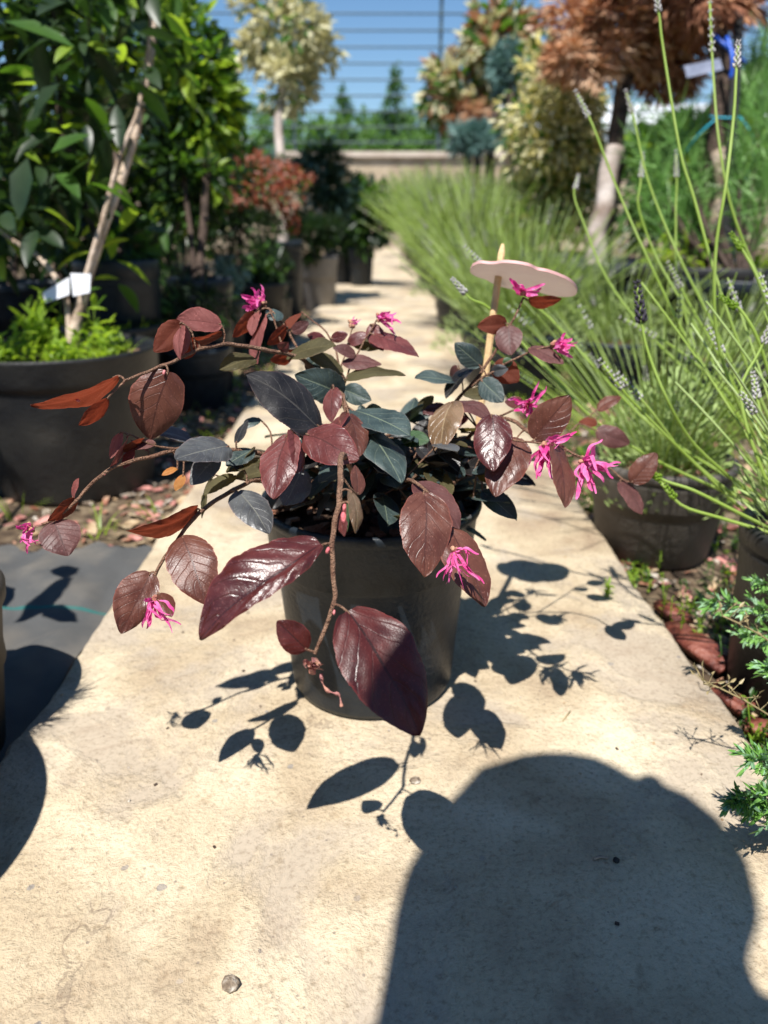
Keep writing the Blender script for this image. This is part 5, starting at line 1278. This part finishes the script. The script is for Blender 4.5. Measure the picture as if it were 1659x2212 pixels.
# unseen tall shrubs added left of the frame to keep the left bed in shade
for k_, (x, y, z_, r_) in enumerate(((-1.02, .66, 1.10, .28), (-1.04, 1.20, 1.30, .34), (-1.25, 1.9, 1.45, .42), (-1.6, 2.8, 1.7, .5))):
    t = thing('potted_shrub', (x, y, ZG), ('broad unseen dark shrub added for shade beside the viewer, left of the brown pot and out of view', 'taller unseen dark shrub added for shade just beyond the left edge of the photo', 'unseen dark shrub added for shade beyond the left edge, third from the viewer', 'largest unseen dark shrub added for shade beyond the left edge, farthest from the viewer')[k_], 'potted plant', 'unseen shade shrubs beyond the left edge')
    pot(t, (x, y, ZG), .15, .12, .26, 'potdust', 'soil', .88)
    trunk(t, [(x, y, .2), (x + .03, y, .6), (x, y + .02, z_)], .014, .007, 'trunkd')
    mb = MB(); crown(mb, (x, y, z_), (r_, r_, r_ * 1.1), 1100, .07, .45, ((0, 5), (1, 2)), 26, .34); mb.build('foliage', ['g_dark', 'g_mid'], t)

# trees farther back, right of the path
def bedtree(name, label, x, y, z, crs, tr, group=None):
    c = U(x, y, z); c.z = ZG; t = thing(name, c, label, 'tree', group)
    for pts, r0, r1, m in tr:
        P = [U(a, b, z + dz) for a, b, dz in pts]; P[0] = Vector((P[0].x, P[0].y, ZG)); trunk(t, P, r0, r1, m)
    for (cx, cy, dz, rxp, ryp, n, L, asp, style, mats, slots, cl) in crs:
        zz = z + dz; k = zz / F; mb = MB(); crown(mb, U(cx, cy, zz), (rxp * k, rxp * k * .85, ryp * k), n, L, asp, mats, cl, .34, style); mb.build('foliage', slots, t)
bedtree('tree', 'small tree with reddish young leaves before the fence on the right', 1075, 470, 5.2,
        [(1085, 95, 0, 78, 85, 900, .12, .42, 'leaf', ((0, 4), (1, 2), (2, 3)), ['g_mid', 'redtan', 'cream'], 26), (985, 210, .2, 75, 65, 700, .12, .42, 'leaf', ((0, 4), (1, 1), (2, 3)), ['g_mid', 'redtan', 'cream'], 22)],
        [([(1060, 470, 0), (1060, 330, 0), (1075, 200, 0), (1085, 90, 0)], .04, .02, 'trunkd')])
bedtree('conifer', 'blue spruce between the reddish tree and the dead brown conifer', 1105, 470, 4.4,
        [(1105, 150, 0, 42, 60, 900, .07, .12, 'needle', ((0, 4), (1, 1)), ['g_blue', 'g_dark'], 18)],
        [([(1105, 470, 0), (1105, 300, 0), (1105, 130, 0)], .03, .02, 'trunkd')])
bedtree('conifer', 'low brown dried conifer far back near the wall', 1000, 460, 5.6,
        [(1005, 250, -.3, 60, 40, 520, .09, .10, 'spray', ((0, 2), (1, 1), (2, 3)), ['rust', 'rustd', 'rustl'], 14)],
        [([(1010, 460, 0), (1012, 350, 0), (1015, 250, 0)], .03, .02, 'trunkd')])
bedtree('conifer', 'flat blue-grey conifer on a short stem below the dried brown one', 1025, 460, 5.0,
        [(1025, 300, 0, 55, 26, 700, .08, .12, 'needle', ((0, 4), (1, 1)), ['g_blue', 'g_dark'], 14)],
        [([(1035, 460, 0), (1032, 380, 0), (1026, 305, 0)], .025, .018, 'trunkd')])

bedtree('bush', 'dense mid-green bush filling the gap behind the two trunks at the upper right', 1480, 480, 3.3,
        [(1500, 390, 0, 190, 130, 3000, .07, .45, 'leaf', ((0, 3), (1, 4), (2, 2)), DG, 40), (1640, 260, .2, 110, 110, 1200, .07, .45, 'leaf', ((0, 2), (1, 3), (2, 1)), DG, 22)],
        [([(1500, 480, 0), (1505, 430, 0), (1500, 380, 0)], .03, .02, 'trunkd')])
# ---------------------------------------------------------------- litter, weeds, tiles
def chips(name, label, region, n, smin, smax, m, seed):
    mb = MB(); r_ = random.Random(seed)
    for i in range(n):
        x, y = region(r_); s = r_.uniform(smin, smax); yaw = r_.random() * 6.28
        rot = Matrix.Rotation(yaw, 3, 'Z') @ Matrix.Rotation(r_.uniform(-.5, .5), 3, 'X') @ Matrix.Rotation(r_.uniform(-.4, .4), 3, 'Y')
        c = Vector((x, y, ZG + s * .3 + .002)); a = s * r_.uniform(.3, .6)
        vs = [c + rot @ Vector(q) for q in ((-s, -a, 0), (-s * .3, -a * 1.1, s * .06), (s * .8, -a * .7, 0), (s, a * .3, .0), (s * .2, a, s * .08), (-s * .8, a * .8, 0))]
        mb.add(vs + [v - rot @ Vector((0, 0, s * .14)) for v in vs], [(0, 1, 2, 3, 4, 5), (11, 10, 9, 8, 7, 6)] + [(k, 6 + k, 6 + (k + 1) % 6, (k + 1) % 6) for k in range(6)], r_.choice(range(len(m))))
    tag(mb.build(name, m, None, False), label, 'litter', kind='stuff')
M['litter2'] = mat('dry_leaf_litter', [(.30, .19, .10), (.50, .38, .24)], 60, .8)
M['litter3'] = mat('pink_bark_litter', [(.30, .10, .08), (.50, .24, .20)], 60, .8)
chips('bark_litter', 'reddish bark and dry leaf litter on the bed right of the path', lambda r: (.30 + r.random() ** 1.3 * .9, r.uniform(.3, 2.2)), 2600, .004, .014, ['bark', 'litter2', 'litter3', 'stone'], 3)
chips('bark_litter', 'pinkish bark litter between the left pots and the concrete', lambda r: (-.30 - r.random() ** 1.3 * .5, r.uniform(.84, 2.6)), 1300, .004, .014, ['litter3', 'litter2', 'bark', 'stone'], 4)
mb = MB()
for i in range(420):
    x = .305 + rnd.random() ** 1.4 * .5; y = rnd.uniform(.45, 2.0)
    (weed_tuft if rnd.random() < .75 else grass_tuft)(mb, (x, y, ZG), *((rnd.randint(2, 5), rnd.uniform(.015, .05), .02, rnd.uniform(.005, .009), rnd.choice((0, 1))) if rnd.random() < 2 else ()))
for i in range(60):
    x = -.31 - rnd.random() ** 1.4 * .3; y = rnd.uniform(.95, 3.5)
    grass_tuft(mb, (x, y, ZG), 8, .06, .02, .0014, 0)
tag(mb.build('weeds', ['g_lime', 'g_mid'], None), 'small bright green weeds growing along both path edges', 'weeds', kind='stuff')
# little weed in the path joint and dry seed stalks
def stalk(base, pts, label):
    t = thing('dry_weed', base, label, 'weed'); mb = MB(); P = smoothpts([base] + pts, 4); tube(mb, P, .0007, 5)
    for i, p in enumerate(P[3:]):
        for k in range(2):
            q = rv(); q.z = abs(q.z); e = p + q.normalized() * rnd.uniform(.004, .012); tube(mb, [p, e], .0003, 4)
            lf(mb, e, q, rv(), .006, .0022, 0, .3)
    mb.build('stalk', 'straw', t)
stalk(U(1720, 1430, .57), [U(1640, 1330 + 40, .56), U(1560, 1330 - 20 + 20, .56)], 'dry straw-coloured seed stalk below the upper juniper sprig')
stalk(U(1700, 1570, .53), [U(1620, 1520, .52), U(1540, 1480, .52), U(1520, 1478, .52)], 'dry straw-coloured seed stalk between the two groups of juniper sprigs')
g0 = GP(1318, 1290)
t = thing('weed', g0, 'tiny green sprout at a joint of the concrete right of the pot', 'weed'); mb = MB()
weed_tuft(mb, g0, 5, .02, .006, .007, 0); mb.build('sprout', 'g_lime', t)
# clay tiles
def tile(x0, y0, x1, y1, w_, rz, label):
    a = GP(x0, y0, ZG + .012); b = GP(x1, y1, ZG + .012); d = (b - a); L = d.length; d.normalize(); s = Vector((-d.y, d.x, 0)); mb = MB(); vs = []; n = 10
    for u in (0, L):
        for k in range(n + 1):
            g = math.pi * (k / n) ; vs.append(a + d * u + s * math.cos(g) * w_ + Vector((0, 0, math.sin(g) * w_ * .28 + rz * u)))
    m_ = len(vs)
    vs += [v - Vector((0, 0, .006)) for v in vs]
    fs = [(k, k + 1, n + 2 + k, n + 1 + k) for k in range(n)] + [(m_ + k + 1, m_ + k, m_ + n + 1 + k, m_ + n + 2 + k) for k in range(n)]
    fs += [(k, m_ + k, m_ + k + 1, k + 1) for k in range(n)] + [(n + 1 + k + 1, m_ + n + 2 + k, m_ + n + 1 + k, n + 1 + k) for k in range(n)] + [(0, n + 1, m_ + n + 1, m_), (n, m_ + n, m_ + 2 * n + 1, 2 * n + 1)]
    mb.add(vs, fs); tag(mb.build('clay_tile', 'tile', None, True, origin=a), label, 'roof tile', 'broken clay tiles')
tile(1450, 1350, 1585, 1450, .017, .04, 'red clay tile fragment tilted up against the path edge, longest of the pieces')
tile(1430, 1300, 1480, 1340, .011, .0, 'red clay tile fragment farthest from the camera beside the path')
tile(1545, 1480, 1620, 1530, .012, .0, 'red clay tile fragment right below the longest piece')
tile(1610, 1560, 1690, 1580, .010, .05, 'red clay tile fragment nearest the camera beside the path')
# pebble, twig and crumbs on the concrete
def rock(name, x, y, r, m, label, flat=.5):
    c = GP(x, y); mb = MB(); blob(mb, c + Vector((0, 0, r * flat * .7)), r, 0, Vector((0, 0, 1)), flat)
    tag(mb.build(name, m, None, True, origin=c), label, 'pebble')
rock('pebble', 498, 2130, .0050, 'stone', 'brown and white pebble lying on the sunlit concrete near the bottom', .6)
rock('pebble', 897, 1688, .0042, 'stone', 'flat grey pebble at the rounded tip of the leaf shadow', .3)
rock('pebble', 1331, 1861, .0022, 'stake', 'tiny black crumb beside the twig inside the big shadow', .8)
rock('pebble', 771, 1245, .0018, 'calyx', 'tiny cream crumb stuck on the front of the black pot', .8) if 0 else None
t0 = GP(1282, 1858); t1 = GP(1312, 1856); mb = MB(); tube(mb, [t0 + Vector((0, 0, .001)), (t0 + t1) / 2 + Vector((0, .001, .0015)), t1 + Vector((0, 0, .001))], .0009, 6)
tag(mb.build('twig', 'trunk', None, origin=t0), 'short brown twig lying inside the big shadow on the concrete', 'twig')
t0 = GP(1215, 2*0 + 1560); t1 = GP(1232, 1538); mb = MB(); tube(mb, [t0 + Vector((0, 0, .001)), t1 + Vector((0, 0, .001))], .0006, 6)
tag(mb.build('twig', 'straw', None, origin=t0), 'thin straw-coloured twig on the sunlit concrete right of the pot', 'twig')

# loose grit on the concrete
mb = MB(); r_ = random.Random(21)
for i in range(110):
    x = r_.uniform(-.28, .28); y = r_.uniform(.25, 1.3) ** 1.0; q = r_.uniform(.0005, .0013)
    box(mb, (x, y, q * .4), (q * 2, q * 1.4, q), r_.choice((0, 0, 1, 2)), Matrix.Rotation(r_.random() * 6, 3, 'Z') @ Matrix.Rotation(r_.uniform(-.5, .5), 3, 'X'))
tag(mb.build('grit', ['stone', 'litter2', 'trunkd'], None, False), 'fine grit and soil crumbs scattered over the concrete path', 'grit', kind='stuff')
